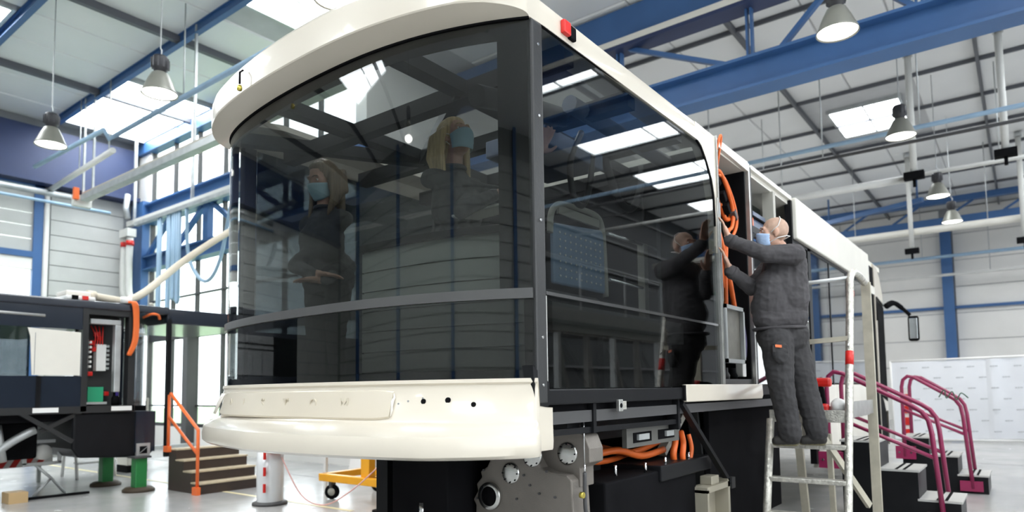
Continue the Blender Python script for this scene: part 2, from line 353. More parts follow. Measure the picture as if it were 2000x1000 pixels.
# ---------------- steel: main truss, far truss
T = thing('roof_truss', 'big blue steel truss spanning the hall above the bus roof', 'roof truss', (0, 7.55, 6.25))
build('bottom_chord', ibeam_x(MB(), -7.4, 9, 7.55, 5.74, 6.24, .40, .045, .05), BLUE, T)
build('top_chord', B(-7.4, 9, 7.42, 7.62, 7.22, 7.76), BLUE, T); build('cable_tray', B(-7.4, 9, 7.33, 7.43, 7.10, 7.20), CREAMW, T)
build('chord_flange', B(-7.4, 9, 7.34, 7.7, 7.04, 7.10), BLUED, T)
for x in (-5.7, -3.47, -1.27, .93, 3.1):
    build('web_post', MB().box(x-.05, x-.02, 7.5, 7.6, 6.24, 7.1).box(x+.02, x+.05, 7.5, 7.6, 6.24, 7.1), BLUE, T)
for a, b in ((-3.3, -1.6), (-.85, .0), (-.0+.9, .1), (1.0, 2.6)):
    z0, z1 = (7.08, 6.26) if a in (-3.3,) else (6.26, 7.08)
    build('web_diagonal', MB().bar((a, 7.55, z0), (b, 7.55, z1), .09, .07), BLUE, T)
T2 = thing('roof_truss', 'distant blue roof truss in front of the cream end wall', 'roof truss', (0, 24.6, 6.9))
build('bottom_chord', B(-7.4, 9, 24.5, 24.7, 6.75, 7.0), BLUE, T2); build('top_chord', B(-7.4, 9, 24.5, 24.7, 7.5, 7.7), BLUE, T2)
for k in range(9): build('web_diagonal', MB().bar((-6.5+1.6*k, 24.6, 7.0), (-5.7+1.6*k, 24.6, 7.5), .07), BLUE, T2)
tag(build('wall_column', B(-.48, -.14, 26.6, 26.94, 0, 7.0), BLUE), 'blue steel column standing against the cream end wall', 'column')
tag(build('wall_rail', B(-7.3, 8.9, 26.84, 26.95, 4.06, 4.17), BLUE), 'thin blue horizontal rail across the cream end wall', 'rail')
tag(build('brace_bar', MB().bar((-3.9, 11.6, 7.63), (-1.0, 10.9, 7.63), .09), BLUE), 'short blue brace under the ceiling just beyond the big truss', 'brace')
t = thing('brace_bar', 'blue diagonal brace under the far ceiling above the long pale pipe', 'brace', (-2, 22, 7))
build('bar', MB().bar((-3.6, 22.8, 7.0), (-.45, 21.4, 7.0), .14), BLUE, t)
for x, y in ((-3.4, 22.71), (-.6, 21.47)): build('hanger', MB().cyl((x, y, 7.0), (x, y, CZ-.02), .03, n=6), BLUE, t)
# pipes
def pipe(label, pts, r, m, hang=None, cat='pipe'):
    t = thing('ceiling_pipe', label, cat, pts[0]); build('pipe', MB().tube(pts, r, 12), m, t)
    for p in (hang or []): build('hanger', MB().cyl(p, (p[0], p[1], CZ-.05), .012, n=6), GALV, t)
    return t
pipe('light blue pipe running under the ceiling beyond the truss', [(-6.5, 10.35, 5.6), (8.5, 10.35, 5.6)], .04, BLUEL, [(-3, 10.35, 5.6), (.6, 10.35, 5.6)])
pipe('dark thin conduit close beside the light blue ceiling pipe', [(-6.5, 10.75, 5.5), (8.5, 10.75, 5.5)], .03, DKGREY, [(-1, 10.75, 5.5)])
pipe('pale duct rail ending at a black connector under the skylight', [(-6.5, 12.45, 5.32), (.25, 12.45, 5.32)], .07, PIPE, [(-2.2, 12.45, 5.3)])
pipe('thin pale pipe crossing below the skylight', [(-6.5, 13.9, 5.75), (8.5, 13.9, 5.75)], .045, PIPE, [(-3, 13.9, 5.7), (1.6, 13.9, 5.7)])
pipe('long cream pipe crossing the hall near the cream end wall', [(-6.5, 19.27, 5.6), (8.5, 19.27, 5.6)], .10, CREAMW, [(-2, 19.27, 5.6), (1.2, 19.27, 5.6)])
pipe('thin blue pipe on the cream end wall above the wall rail', [(-6.5, 26.0, 5.9), (8.5, 26.0, 5.9)], .06, BLUEL, [(-1, 26, 5.9), (2, 26, 5.9)])
pipe('thin white pipe low on the cream end wall', [(-6.5, 26.2, 5.25), (8.5, 26.2, 5.25)], .05, PIPE, [(1, 26.2, 5.3)])
def drop(label, x, y, z0, z1):
    t = thing('drop_conduit', label, 'conduit', (x, y, z0)); build('tube', MB().cyl((x, y, z0), (x, y, z1), .06), PIPE, t); build('collar', MB().cyl((x, y, z1-.12), (x, y, z1), .085), GALV, t)
    build('connector', B(x-.17, x+.17, y-.09, y+.09, z0-.05, z0+.09), BLACKM, t); build('stub', MB().cyl((x, y, z0-.2), (x, y, z0-.05), .03), BLACKM, t)
drop('pale vertical conduit with black connector at the right edge', 1.71, 12.3, 5.42, 7.8)
drop('pale vertical conduit with black connector ending the duct rail', .28, 12.3, 5.3, 7.8)
drop('far short vertical conduit with black connector near cream pipe', -.55, 19.0, 5.0, 7.8)
drop('far vertical conduit with black connector hanging at right edge', 1.95, 19.0, 4.95, 7.8)
pipe('light blue pipe stepping down under the ceiling above the crane rail', [(-14.8, 2.5, 6.2), (-11.5, 2.56, 6.2), (-11.45, 2.7, 6.0), (-12.0, 2.8, 6.2), (-5.5, 2.78, 6.2)][:2]+[(-11.5, 2.65, 6.05), (-11.5, 2.79, 6.18), (-5.5, 2.79, 6.2)], .045, BLUEL, [(-9, 2.79, 6.2)])
pipe('pale conduit sloping beside the hanging lamp on the left', [(-16.1, 3.2, 6.1), (-12.5, 3.12, 6.2)], .06, PIPE, [(-14.4, 3.2, 6.2), (-12.9, 3.2, 6.2)])
pipe('grey service pipe along the left wall below the navy beam', [(-16.0, -6, 6.0), (-16.0, 3.9, 6.0)], .07, GALV, [(-16, 1, 6)])
pipe('blue thin service pipe along the left shutter wall', [(-15.8, -6, 5.75), (-15.8, 4.4, 5.75)], .035, BLUEL, [(-15.8, 2, 5.8)])
# crane rails
t = thing('crane_rail', 'cream crane rail with grey underside hanging above the black bus', 'crane rail', (-14.2, 3.23, 5.6))
build('rail_profile', B(-14.2, -5.2, 3.2, 3.36, 5.52, 5.68), CREAM, t); build('lower_track', B(-13.9, -5.2, 3.06, 3.2, 5.42, 5.54), GALV, t)
build('end_plate', B(-14.34, -14.2, 3.05, 3.4, 5.38, 5.62), PIPE, t)
for x in (-14.25, -13.75, -9.5): build('hanger', B(x-.02, x+.02, 3.22, 3.26, 5.66, CZ), GALV, t)
build('end_stop', B(-14.2, -14.12, 3.02, 3.12, 5.5, 5.75), ORPAINT, t)
t = thing('crane_rail', 'pale grey double crane rail in front of the blue window lattice', 'crane rail', (-16.1, 5.0, 5.6))
build('upper_rail', B(-16.2, -7.6, 4.94, 5.06, 5.58, 5.70), PIPE, t); build('lower_rail', B(-15.4, -7.6, 4.78, 4.88, 5.44, 5.53), GALV, t)
for x in (-15.9, -13.0, -10.5): build('hanger', B(x-.03, x+.03, 4.97, 5.03, 5.7, CZ), GALV, t)
t = thing('hoist_trolley', 'pale hoist trolley with hanging cloth slings at the rail end', 'hoist', (-15.8, 4.9, 5.4))
build('carriage', B(-16.05, -15.6, 4.72, 4.93, 5.22, 5.42), PIPE, t); build('hook_arm', MB().tube([(-15.8, 4.8, 5.7), (-15.8, 4.75, 5.95), (-15.82, 4.8, 6.3)], .07, 8), GALV, t)
for k, x in enumerate((-16.0, -15.7)):
    build('sling', MB().tube(spline([(x, 4.83, 5.2), (x-.03, 4.83, 4.5), (x, 4.83, 3.9), (x+.05, 4.85, 3.7)]), .085, 8), PIPE, t); build('sling_cap', MB().cyl((x, 4.83, 5.0), (x, 4.83, 5.12), .092), RED, t)
for k, (x, z) in enumerate(((-14.2, 2.95), (-13.75, 3.1), (-13.5, 3.5), (-13.3, 3.4))):
    s = build('hanging_strap', MB().tube([(x, 4.83, 5.44), (x, 4.83, z), (x+.05, 4.83, z-.05), (x+.1, 4.83, z), (x+.1, 4.83, 5.44)], .035, 6), BLUEL)
    tag(s, ['leftmost pale blue strap hanging before the tall windows', 'second pale blue strap from the left before the windows', 'third pale blue strap from the left before the windows', 'rightmost pale blue strap hanging before the tall windows'][k], 'strap', 'straps before the windows')
tag(build('hanging_cable', MB().tube(spline([(-12.9, 4.83, 5.44), (-12.7, 4.8, 4.3), (-12.0, 4.8, 3.7), (-11.4, 4.8, 4.1), (-11, 4.83, 5.44)]), .04, 8), BLUEL), 'blue cable looping in front of the tall windows', 'cable')
# ---------------- lamps
def make_lamp():
    t = thing('high_bay_lamp', '', 'lamp')
    build('housing', MB().lathe([(0, .50), (.085, .50), (.10, .47), (.10, .34), (.075, .32), (.075, .27), (0, .27)], n=20), LAMPBODY, t, local=True)
    f = MB()
    for k in range(10):
        a = k*math.pi/5; f.bar((.095*math.cos(a), .095*math.sin(a), .34), (.095*math.cos(a), .095*math.sin(a), .47), .012, .03)
    build('cooling_fin', f, LAMPBODY, t, local=True)
    build('reflector', MB().lathe([(.07, .29), (.10, .27), (.15, .17), (.195, .06), (.215, .02), (.22, 0), (.21, 0), (.19, .05), (.14, .16), (.06, .26)], n=28), LAMPSHADE, t, local=True)
    build('lit_lens', MB().lathe([(0, .012), (.12, .012), (.205, .018), (.205, .03), (0, .04)], n=28), LAMPLIT, t, local=True)
    build('hook', MB().tube([(0, 0, .50), (.03, 0, .54), (.03, 0, .58), (0, 0, .61), (0, 0, 2.5)], .009, 6), GALV, t, local=True)
    return t
lamp0 = make_lamp()
LP = [(-6.9, 1.45, 'lit high bay lamp hanging left of the cream bus roof'), (-10.0, 1.25, 'lit high bay lamp in front of the navy beam at far left'), (.34, 5.35, 'large lit lamp hanging in front of the big blue truss'),
      (.43, 9.35, 'lit lamp hanging just below the bright skylight'), (.54, 13.7, 'lit lamp third away along the row right of the bus'), (.58, 16.5, 'farthest lit lamp, just above the blue wall column'),
      (-3.43, 1.53, 'lit lamp directly above the curved cream bus roof edge'), (4.1, 1.4, 'lit lamp seen mirrored in the side window'), (4.1, 5.4, 'second lit lamp of the row off the bus side'), (-3.43, -6.5, 'lit lamp behind the viewpoint mirrored in the curved glass')]
for i, (x, y, lab) in enumerate(LP):
    o = lamp0 if i == 0 else copy_tree(lamp0); o.location = (x, y, 5.17); o['label'] = lab; o['group'] = 'high bay lamps'
    if i in (4, 5): build('hook_extension', MB().cyl((0, 0, 2.48), (0, 0, 2.60), .009, n=6), GALV, o, local=True)
    l = bpy.data.lights.new('lamp_light', 'SPOT'); l.energy = LAMP_W; l.spot_size = math.radians(140); l.spot_blend = .6; l.shadow_soft_size = .18; l.color = (1, .95, .87)
    lo = bpy.data.objects.new('lamp_light', l); COL.objects.link(lo); lo.parent = o; lo.location = (0, 0, -.03)
# ================================================================== the cream and black bus
W = 2.62; BUL = .285; SK = .06
def endp(t, d=0.):          # t 0..1 from the near corner (0,0) round to the far corner (-W, SK)
    def e(t):
        th = math.pi*t; x = -W/2+W/2*math.cos(th); return V((x, -BUL*((1-abs(math.cos(th))**2.6) if t < .5 else math.sin(th))+SK*(-x/W), 0))
    p = e(t); a = e(max(t-.004, 0)); b = e(min(t+.004, 1)); tg = (b-a).normalized(); n = V((tg.y, -tg.x, 0))
    if n.y > 0 and 0.1 < t < .9: n = -n
    if t <= .1 and n.x < 0: n = -n
    if t >= .9 and n.x > 0: n = -n
    return p+n*d
TS = [i/56 for i in range(57)]
def curved(t0, t1, z0, z1, d0, d1, n=48, zs=None):
    """closed shell along the curved end between offsets d0 (inside) and d1 (outside)"""
    ts = [t0+(t1-t0)*i/n for i in range(n+1)]; rows = []
    for t in ts:
        rows.append([endp(t, d0)+V((0, 0, z0)), endp(t, d1)+V((0, 0, z0)), endp(t, d1)+V((0, 0, z1)), endp(t, d0)+V((0, 0, z1))])
    mb = MB(); vs = [p for r in rows for p in r]; fs = []; sm = []
    for i in range(n):
        for k in range(4): fs.append((i*4+k, i*4+(k+1) % 4, (i+1)*4+(k+1) % 4, (i+1)*4+k)); sm.append(k in (1, 3))
    fs += [(3, 2, 1, 0), tuple(n*4+k for k in range(4))]; sm += [False, False]
    mb.add(vs, fs); mb.sm = sm; return mb
def panel_shell(rows_out, thick, nrm):     # helper for smooth sheets
    pass
BUS = thing('bus', 'large cream and black bus under assembly with curved glass end', 'bus', (-1.28, 5, 0))
def bp(name, mb, m, parent=None, **k): return build(name, mb, m, parent or BUS, **k)
SX = lambda a, b, t: (t, a, b)      # (y,z) polygon on the side plane, thickness along x
# sharp edges between shells: split normals by angle
def fix_smooth(o, ang=35):
    me = o.data
    o.modifiers.new('es', 'EDGE_SPLIT').split_angle = math.radians(ang); return o
# curved end glazing
ug = fix_smooth(bp('curved_end_window', curved(.0, 1., 1.775, 3.062, -.004, .004, 64), GLASS))
lg = fix_smooth(bp('lower_end_window', curved(.0, 1., 1.345, 1.728, -.004, .004, 64), GLASSL))
for nm, a in (('frit_border', (.0, 1., 2.975, 3.06, -.014, -.007)), ('frit_border', (.0, .15, 1.78, 2.974, -.014, -.007)), ('frit_border', (.93, 1., 1.78, 2.974, -.014, -.007))):
    fix_smooth(build(nm, curved(*a), FRIT, ug))
fix_smooth(build('frit_border', curved(0, 1, 1.345, 1.40, -.014, -.007), FRIT, lg))
fix_smooth(bp('window_trim', curved(.0, 1., 1.728, 1.775, -.01, .022, 64), mat('trim_grey', (.10, .10, .10), .3, .3)))
fix_smooth(build('roof_gasket', curved(0, 1., 3.06, 3.075, -.02, .012), BLACKM, BUS))
# roof fascia: one loft over the curved end and both sides
def fasc_path():
    L = []
    for y in (2.36, 1.9, 1.4, .9, .5, .25, .1): L.append((V((0, y, 0)), V((1, 0, 0)), .014, 3.19, .0))
    for t in TS:
        p = endp(t); n = (endp(t, .1)-p).normalized(); s_ = max(0, math.sin(math.pi*t))
        L.append((p, n, .014+.136*min(1, s_*1.6) if t < .5 else .06+.09*min(1, .3+s_), 3.19+.13*s_**.7, s_))
    for y in (.2, .6, 1.4, 2.36): L.append((V((-W, y+SK, 0)), V((-1, 0, 0)), .06, 3.22, .0))
    return L
rows = []
for p, n, d, zt, s_ in fasc_path():
    zl = 3.070+.034*min(1, s_*2); prof = [(-.02, 3.066), (0, 3.066), (d*.5, (3.066+zl)/2), (d*.97, zl-.003), (d, zl+.004), (d*1.0, (zl+zt-.05)/2), (d*.98, zt-.05), (d*.8, zt-.015), (d*.35, zt), (-.25, zt+.01), (-.25, zt-.03), (-.05, zt-.05)]
    rows.append([p+n*a+V((0, 0, z)) for a, z in prof])
fix_smooth(bp('roof_fascia', MB().loft(rows, True, True), CREAM), 28)
rl = bp('marker_lamp', B(.012, .04, .25, .315, 3.095, 3.165), RED, bevel=.008); build('lamp_base', B(.012, .035, .315, .37, 3.09, 3.16), BLACKM, rl, bevel=.006)
# gas strut plug hanging at the fascia
p = endp(.62, .165); bp('hanging_plug', MB().tube([p+V((0, 0, 3.22)), p+V((.0, -.02, 3.20)), p+V((0, -.02, 3.13))], .006, 6), BLACKM); bp('plug_tip', MB().lathe([(0, 0), (.014, 0), (.016, .012), (.012, .03), (0, .03)], p+V((0, -.02, 3.09)), 10), mat('brass', (.6, .5, .1), .3, .8))
# corner post, side posts
bp('corner_post', B(-.06, .014, .0, .09, 1.24, 3.068), GRAPH, bevel=.012); bp('corner_bracket', MB().prism([(-.01, 1.16), (.1, 1.24), (.1, 1.34), (-.03, 1.42)], SX, -.05, .012), BLACK)
bp('corner_post', B(-W, -W+.06, .08, .17, 1.24, 3.066), GRAPH)
for z in (1.33, 1.55, 2.1, 2.6, 2.95): bp('rivet', MB().cyl((.012, .045, z), (.020, .045, z), .007, n=8), STEEL)
# side glass
gp = [(.09, 1.772), (.09, 3.07), (1.99, 3.085), (2.10, 3.04), (2.20, 2.95), (2.28, 2.84), (2.32, 2.72), (2.335, 2.5), (2.335, 1.772)]
sg = bp('side_window', MB().prism(gp, SX, -.004, .004), GLASS)
bp('side_window_gasket', MB().tube([(.002, y, z) for y, z in gp[1:8]], .010, 6), BLACKM)
bp('lower_side_window', B(-.004, .004, .09, 2.335, 1.315, 1.752), GLASSL); bp('chrome_strip', B(-.006, .010, .09, 2.335, 1.754, 1.770), mat('strip_dark', (.2, .2, .2), .2, .9))
build('glass_edge_strip', B(.002, .006, .092, .10, 1.32, 1.75), ALU, BUS)
bp('window_pillar', MB().prism([(1.985, 3.088), (2.10, 3.045), (2.20, 2.955), (2.285, 2.845), (2.328, 2.72), (2.365, 2.72), (2.365, 3.19), (1.985, 3.19)], SX, -.06, .013), CREAM)
bp('window_pillar', MB().prism([(2.328, 2.72), (2.365, 2.72), (2.35, 2.3), (2.336, 2.3)], SX, -.05, .012), CREAM)
bp('bay_post', B(-.03, .022, 2.345, 2.365, 1.33, 2.72), ALU); bp('bay_post', B(-.03, .018, 2.372, 2.405, 1.33, 3.18), GRAPH); bp('bay_post', B(-.02, .026, 2.368, 2.374, 1.33, 3.2), ALU)
# sill, skirt
bp('sill_beam', B(-.09, .004, .09, 1.70, 1.235, 1.312), BLACK, bevel=.008); bp('sill_beam', B(-.09, -.02, 1.70, 8.3, 1.24, 1.32), BLACK)
bp('skirt_panel', MB().prism([(1.67, 1.33), (1.67, 1.215), (3.24, 1.21), (3.27, 1.235), (3.255, 1.33)], SX, -.01, .022), CREAM, bevel=.006)
bp('skirt_end_clip', B(-.01, .018, 1.645, 1.668, 1.225, 1.325), BLACKM)
k = bp('lock_catch', B(0, .022, .755, .80, 1.185, 1.25), ALU, bevel=.004); build('catch_tongue', B(0, .02, .80, .84, 1.195, 1.24), ALUW, k); build('catch_hole', MB().cyl((.022, .775, 1.217), (.024, .775, 1.217), .013, n=12), BLACKM, k)
# bumper: loft with a flare that starts right at the near end
rows = []; nb = 60
for y_, zc in ((.118, 1.225), (.06, 1.228), (.012, 1.235), (.004, 1.362)):
    f = .016; prof = [(-.01, 1.342), (-.01, 1.362), (.016, 1.362), (.018, 1.345), (.014, 1.335), (.016, 1.315), (.016, 1.17), (.016, 1.155), (.016, 1.145), (.017, 1.115), (.018, 1.07), (.016, 1.04), (.012, 1.03), (-.02, 1.03), (-.03, 1.05)]
    rows.append([V((a, y_, min(z, zc))) for a, z in prof])
for i in range(nb+1):
    t = i/nb; s_ = min(1, (t/.24))**.75 if t < .5 else min(1, ((1-t)/.50+.03))
    f = .022+.335*s_; g = .018+.052*s_
    prof = [(-.01, 1.342), (-.01, 1.362), (.022, 1.362), (.026, 1.345), (.018, 1.335), (.022, 1.315), (g, 1.17), (g+.015, 1.155), (f*.72, 1.145), (f*.95, 1.115), (f, 1.07), (f*.985, 1.03), (f*.9, 1.015), (f*.5, 1.02), (-.02, 1.05)]
    q = endp(t); n = (endp(t, .1)-q).normalized()
    if t < .12: n = (n*(t/.12)+V((.9, -.45, 0)).normalized()*(1-t/.12)).normalized()
    if t < .10: dx = 0
    rows.append([q+n*a+V((0, 0, z)) for a, z in prof])
bmp = fix_smooth(bp('bumper', MB().loft(rows, True, True), CREAM), 42)
def on_bumper(t, z, off=.004):
    s_ = min(1, (t/.24))**.75; g = .02+.05*s_; a = .022+(g-.022)*(1.315-z)/(1.315-1.17)
    q = endp(t); n = (endp(t, .1)-q).normalized(); return q+n*(a+off)+V((0, 0, z)), n
for t, z, r in ((.285, 1.26, .013), (.245, 1.265, .014), (.20, 1.245, .012)):
    p, n = on_bumper(t, z, 0); build('bolt_hole', MB().cyl(p-n*.004, p+n*.0035, r, n=16), BLACKM, bmp)
for t, z in ((.31, 1.262), (.287, 1.275), (.325, 1.25)):
    p, n = on_bumper(t, z, 0); build('stud_mark', MB().cyl(p-n*.002, p+n*.002, .005, n=8), JOINT, bmp)
# applied logo panel
rows = []
for i in range(33):
    t = .335+.45*i/32; r = []
    e = min(1, min(i, 32-i)/1.5)
    for z, o in ((1.318, .002), (1.312, .010), (1.182, .010), (1.172, .002)):
        zz = 1.245+(z-1.245)*(.86+.14*e); p, n = on_bumper(t, zz, o); r.append(p)
    for z in (1.172, 1.318):
        zz = 1.245+(z-1.245)*(.86+.14*e); p, n = on_bumper(t, zz, -.003); r.append(p)
    rows.append(r)
lp = fix_smooth(build('logo_panel', MB().loft(rows, True, True).add(rows[0], [(0, 1, 2, 3, 4, 5)]).add(rows[-1], [(5, 4, 3, 2, 1, 0)]), mat('cream_panel_gloss', (.62, .565, .465), .2, coat=.5, var=.02), bmp), 40)
build('torn_film', MB().tube([on_bumper(.333, z, .008+.006*math.sin(z*200))[0] for z in (1.30, 1.28, 1.26, 1.24, 1.22, 1.19)], [.003, .006, .009, .006, .008, .003], 6), mat('plastic_film', (.75, .72, .66), .15), bmp)
for k, t in enumerate((.80, .815, .83, .85)):
    build('film_wrinkle', MB().tube([on_bumper(t, 1.31, .006)[0], on_bumper(t+.01, 1.25, .012)[0], on_bumper(t+.03, 1.18, .010)[0]], .005, 6), mat('plastic_film', (.75, .72, .66), .15), bmp)
for i, ch in enumerate('ALSTOM'):
    t = .725-.062*i; cu = bpy.data.curves.new('letter', 'FONT'); cu.body = ch; cu.size = .085; cu.extrude = .003; cu.align_x = 'CENTER'; cu.align_y = 'CENTER'; cu.resolution_u = 3
    ob = bpy.data.objects.new('tmp', cu); COL.objects.link(ob); dg = bpy.context.evaluated_depsgraph_get(); me = bpy.data.meshes.new_from_object(ob.evaluated_get(dg)); bpy.data.objects.remove(ob)
    p, n = on_bumper(t, 1.247, .0095); xa = V((0, 0, 1)).cross(n).normalized(); za = n; ya = za.cross(xa)
    M = Matrix(((xa.x, ya.x, za.x, p.x), (xa.y, ya.y, za.y, p.y), (xa.z, ya.z, za.z, p.z), (0, 0, 0, 1))); me.transform(Matrix.Translation(-ORG[BUS.name]) @ M)
    me.materials.clear(); me.materials.append(MATS['cream_panel_gloss']); lo = bpy.data.objects.new('embossed_letter', me); COL.objects.link(lo); lo.parent = lp
# roof: open frame over the curved end, closed deck behind
for y0, x0, x1 in ((.35, -2.5, -.03), (1.05, -2.5, -.03), (1.75, -2.5, -.03), (2.36, -2.5, -.03)): bp('roof_bow', B(x0, x1, y0, y0+.09, 3.0, 3.1), BLACK)
for x in (-.75, -1.75): bp('roof_stringer', B(x-.05, x+.05, -.2, 2.4, 3.02, 3.10), BLACK)
bp('roof_brace', MB().bar((-2.4, -.05, 3.04), (-1.75, 1.05, 3.04), .08), BLACK); bp('roof_brace', MB().bar((-1.75, 1.05, 3.04), (-.75, .35, 3.04), .07), BLACK)
bp('roof_deck', B(-2.53, -.02, 2.45, 9.7, 3.12, 3.19), CREAMW); bp('header_panel', B(-2.5, -.06, 2.40, 2.43, 2.75, 3.12), BLACKM)
# far side of the body
bp('far_side_wall', B(-2.56, -2.52, .1, 9.8, 1.2, 1.74), BLACK); bp('far_side_glass', B(-2.555, -2.545, .17, 9.8, 1.74, 3.05), GLASSD)
for y in (2.3, 4.5, 6.7, 8.9): bp('far_side_post', B(-2.56, -2.50, y, y+.1, 1.74, 3.1), BLACK)
# interior
fix_smooth(bp('curved_bench_back', curved(.02, .50, 1.28, 2.13, -.42, -.36), LINER))
for k in range(7): fix_smooth(bp('stripe_rib', curved(.02, .50, 1.30+.118*k, 1.41+.118*k, -.36, -.345), LINER))  # added ribs imitate the shutter stripes showing in the glass
fix_smooth(bp('bench_top_rail', curved(.02, .50, 2.13, 2.165, -.45, -.32), BLACKM))
fix_smooth(bp('ledge_board', curved(.16, .29, 2.17, 2.20, -.62, -.45, 12), CREAMW)); bp('loose_panel', MB().bar((-.72, .28, 2.27), (-.35, .42, 2.33), .16, .012), CREAMW)
bp('cabin_floor', B(-2.5, -.03, .05, 8.2, 1.14, 1.20), DKGREY)
fix_smooth(bp('end_floor', MB().prism([(endp(t, -.03).x, endp(t, -.03).y) for t in [i/24 for i in range(25)]]+[(-2.5, .1), (-.03, .1)], lambda a, b, t: (a, b, t), 1.14, 1.20), DKGREY))
bp('partition', B(-2.5, -.75, 3.6, 3.66, 1.2, 3.1), BLACKM)
bp('wheel_box', B(-1.4, -.40, .75, 3.2, 1.2, 1.72), DKGREY); bp('platform_beam', B(-.42, -.30, .6, 3.3, 1.64, 1.80), mat('platform_grey', (.16, .16, .16), .5))
for k in range(5):
    y = .75+.5*k; bp('platform_strut', MB().bar((-.36, y, 1.22), (-.36, y, 1.64), .04), DKGREY); bp('platform_strut', MB().bar((-.36, y, 1.62), (-.36, y+.42, 1.24), .03), GRAPH)
for k, y in enumerate((1.05, 1.16, 1.27)): bp('battery_cell', B(-.60, -.44, y, y+.09, 1.24, 1.55), [BLUE, BLUED, DKGREY][k]); 
# seat with perforated back
st = bp('seat', MB().prism([(1.22, 2.02), (1.92, 2.02), (1.92, 2.47), (1.88, 2.50), (1.26, 2.44), (1.22, 2.40)], lambda a, b, t: (t, a, b), -.73, -.70), BLUETINT, bevel=.02)
dots = MB()
for i in range(9):
    for j in range(7): dots.cyl((-.70, 1.30+.068*i, 2.08+.05*j), (-.694, 1.30+.068*i, 2.08+.05*j), .008, n=6)
d_ = build('perforation', dots, WHITE, st); d_['kind'] = 'stuff'
build('seat_frame', MB().tube(spline([(-.71, 1.20, 2.36), (-.71, 1.22, 2.50), (-.71, 1.32, 2.58), (-.71, 1.55, 2.60), (-.71, 1.80, 2.60), (-.71, 1.90, 2.53), (-.71, 1.93, 2.3), (-.71, 1.94, 2.0)]), .022, 8), SOCKET, st)
build('grab_slot', B(-.72, -.70, 1.30, 1.85, 2.51, 2.57), SOCKET, st); build('seat_cushion', B(-1.15, -.74, 1.22, 1.92, 1.90, 1.99), DKGREY, st, bevel=.03); build('seat_foot', B(-1.05, -.85, 1.4, 1.7, 1.72, 1.9), DKGREY, st)
bp('hand_rail', MB().tube([(-.68, 1.93, 2.48), (-.68, 3.3, 2.50)], .017, 8), STEEL); bp('hand_rail', MB().tube([(-.68, 1.95, 2.13), (-.68, 3.1, 2.13), (-.66, 3.15, 2.05)], .013, 8), STEEL)
bp('rail_post', B(-.72, -.66, 2.50, 2.57, 1.72, 2.49), SOCKET)
bp('drain_hose', MB().tube(spline([(-.6, 1.45, 3.1), (-.6, 1.30, 2.85), (-.6, 1.33, 2.62), (-.6, 1.45, 2.58), (-.6, 1.55, 2.75), (-.6, 1.60, 2.98)]), .022, 8), GRAPH)
bp('drain_hose', MB().tube(spline([(-.6, 1.75, 3.1), (-.6, 1.84, 2.90), (-.6, 2.0, 2.72), (-.6, 2.2, 2.72), (-.6, 2.34, 2.9), (-.6, 2.38, 3.1)]), .030, 8), GRAPH)
bp('drain_hose', MB().tube(spline([(-.55, 2.25, 2.85), (-.55, 2.28, 2.7), (-.55, 2.27, 2.6)]), .010, 6), GRAPH)
bp('air_duct', B(-1.1, -.6, 1.0, 1.75, 2.90, 3.02), DUCT, bevel=.01); bp('air_duct_hose', MB().tube(spline([(-.5, .2, 2.9), (-.5, .6, 2.98), (-.5, 1.1, 3.06)]), .06, 10), GRAPH)
bp('duct_pipe', MB().tube([(-.35, .9, 3.05), (-.35, 2.3, 3.05)], .055, 10), DUCT)
# cable bay
bp('bay_back', B(-.50, -.47, 2.40, 3.13, 1.33, 3.14), mat('bay_green_black', (.02, .028, .024), .4)); bp('bay_side', B(-.5, -.02, 3.10, 3.125, 1.33, 3.14), BLACKM); bp('bay_side', B(-.5, -.03, 2.405, 2.42, 1.33, 3.14), BLACKM)
bp('bay_floor', B(-.5, -.01, 2.40, 3.12, 1.325, 1.37), GRAPH); bp('bay_header', MB().prism([(2.40, 3.14), (2.40, 3.195), (3.13, 3.2), (3.13, 3.12)], SX, -.04, .012), CREAMW); bp('bay_post', B(-.04, .014, 3.125, 3.155, 1.33, 3.19), ALU); bp('bay_post', B(-.04, .010, 3.16, 3.20, 1.33, 3.17), BLACK)
def cable(pts, r, m, nm='power_cable'): return bp(nm, MB().tube(spline(pts, 5), r, 8), m)
cable([(-.10, 2.47, 2.86), (-.09, 2.60, 2.62), (-.08, 2.75, 2.35), (-.08, 2.90, 2.05), (-.09, 3.02, 1.75), (-.1, 3.08, 1.5)], .021, ORANGE)
cable([(.01, 2.40, 3.10), (.03, 2.43, 3.21), (.02, 2.48, 3.20), (-.03, 2.52, 3.02), (-.06, 2.58, 2.88), (-.08, 2.62, 2.70), (-.1, 2.72, 2.45), (-.1, 2.76, 2.1)], .010, ORANGE)
cable([(-.08, 2.50, 2.98), (-.05, 2.62, 3.00), (-.05, 2.80, 2.88), (-.06, 2.93, 2.74), (-.07, 2.92, 2.62), (-.08, 2.84, 2.55), (-.09, 2.80, 2.3), (-.1, 2.80, 1.9)], .016, ORANGE)
cable([(-.06, 2.55, 2.96), (-.05, 2.72, 2.97), (-.05, 2.92, 2.82), (-.05, 2.98, 2.66), (-.06, 2.90, 2.54), (-.08, 2.82, 2.50)], .013, ORANGE)
cable([(-.12, 2.62, 2.95), (-.1, 2.72, 2.80), (-.1, 2.85, 2.68), (-.1, 2.98, 2.72), (-.1, 3.02, 2.85)], .018, ORANGE)
for k in range(4): cable([(-.12-.01*k, 2.64+.035*k, 2.75), (-.11, 2.68+.035*k, 2.45), (-.11, 2.70+.035*k, 2.2), (-.12, 2.70+.035*k, 1.9)], .007, [WIREW, WIREW, ALU, ORANGE][k], 'signal_wire')
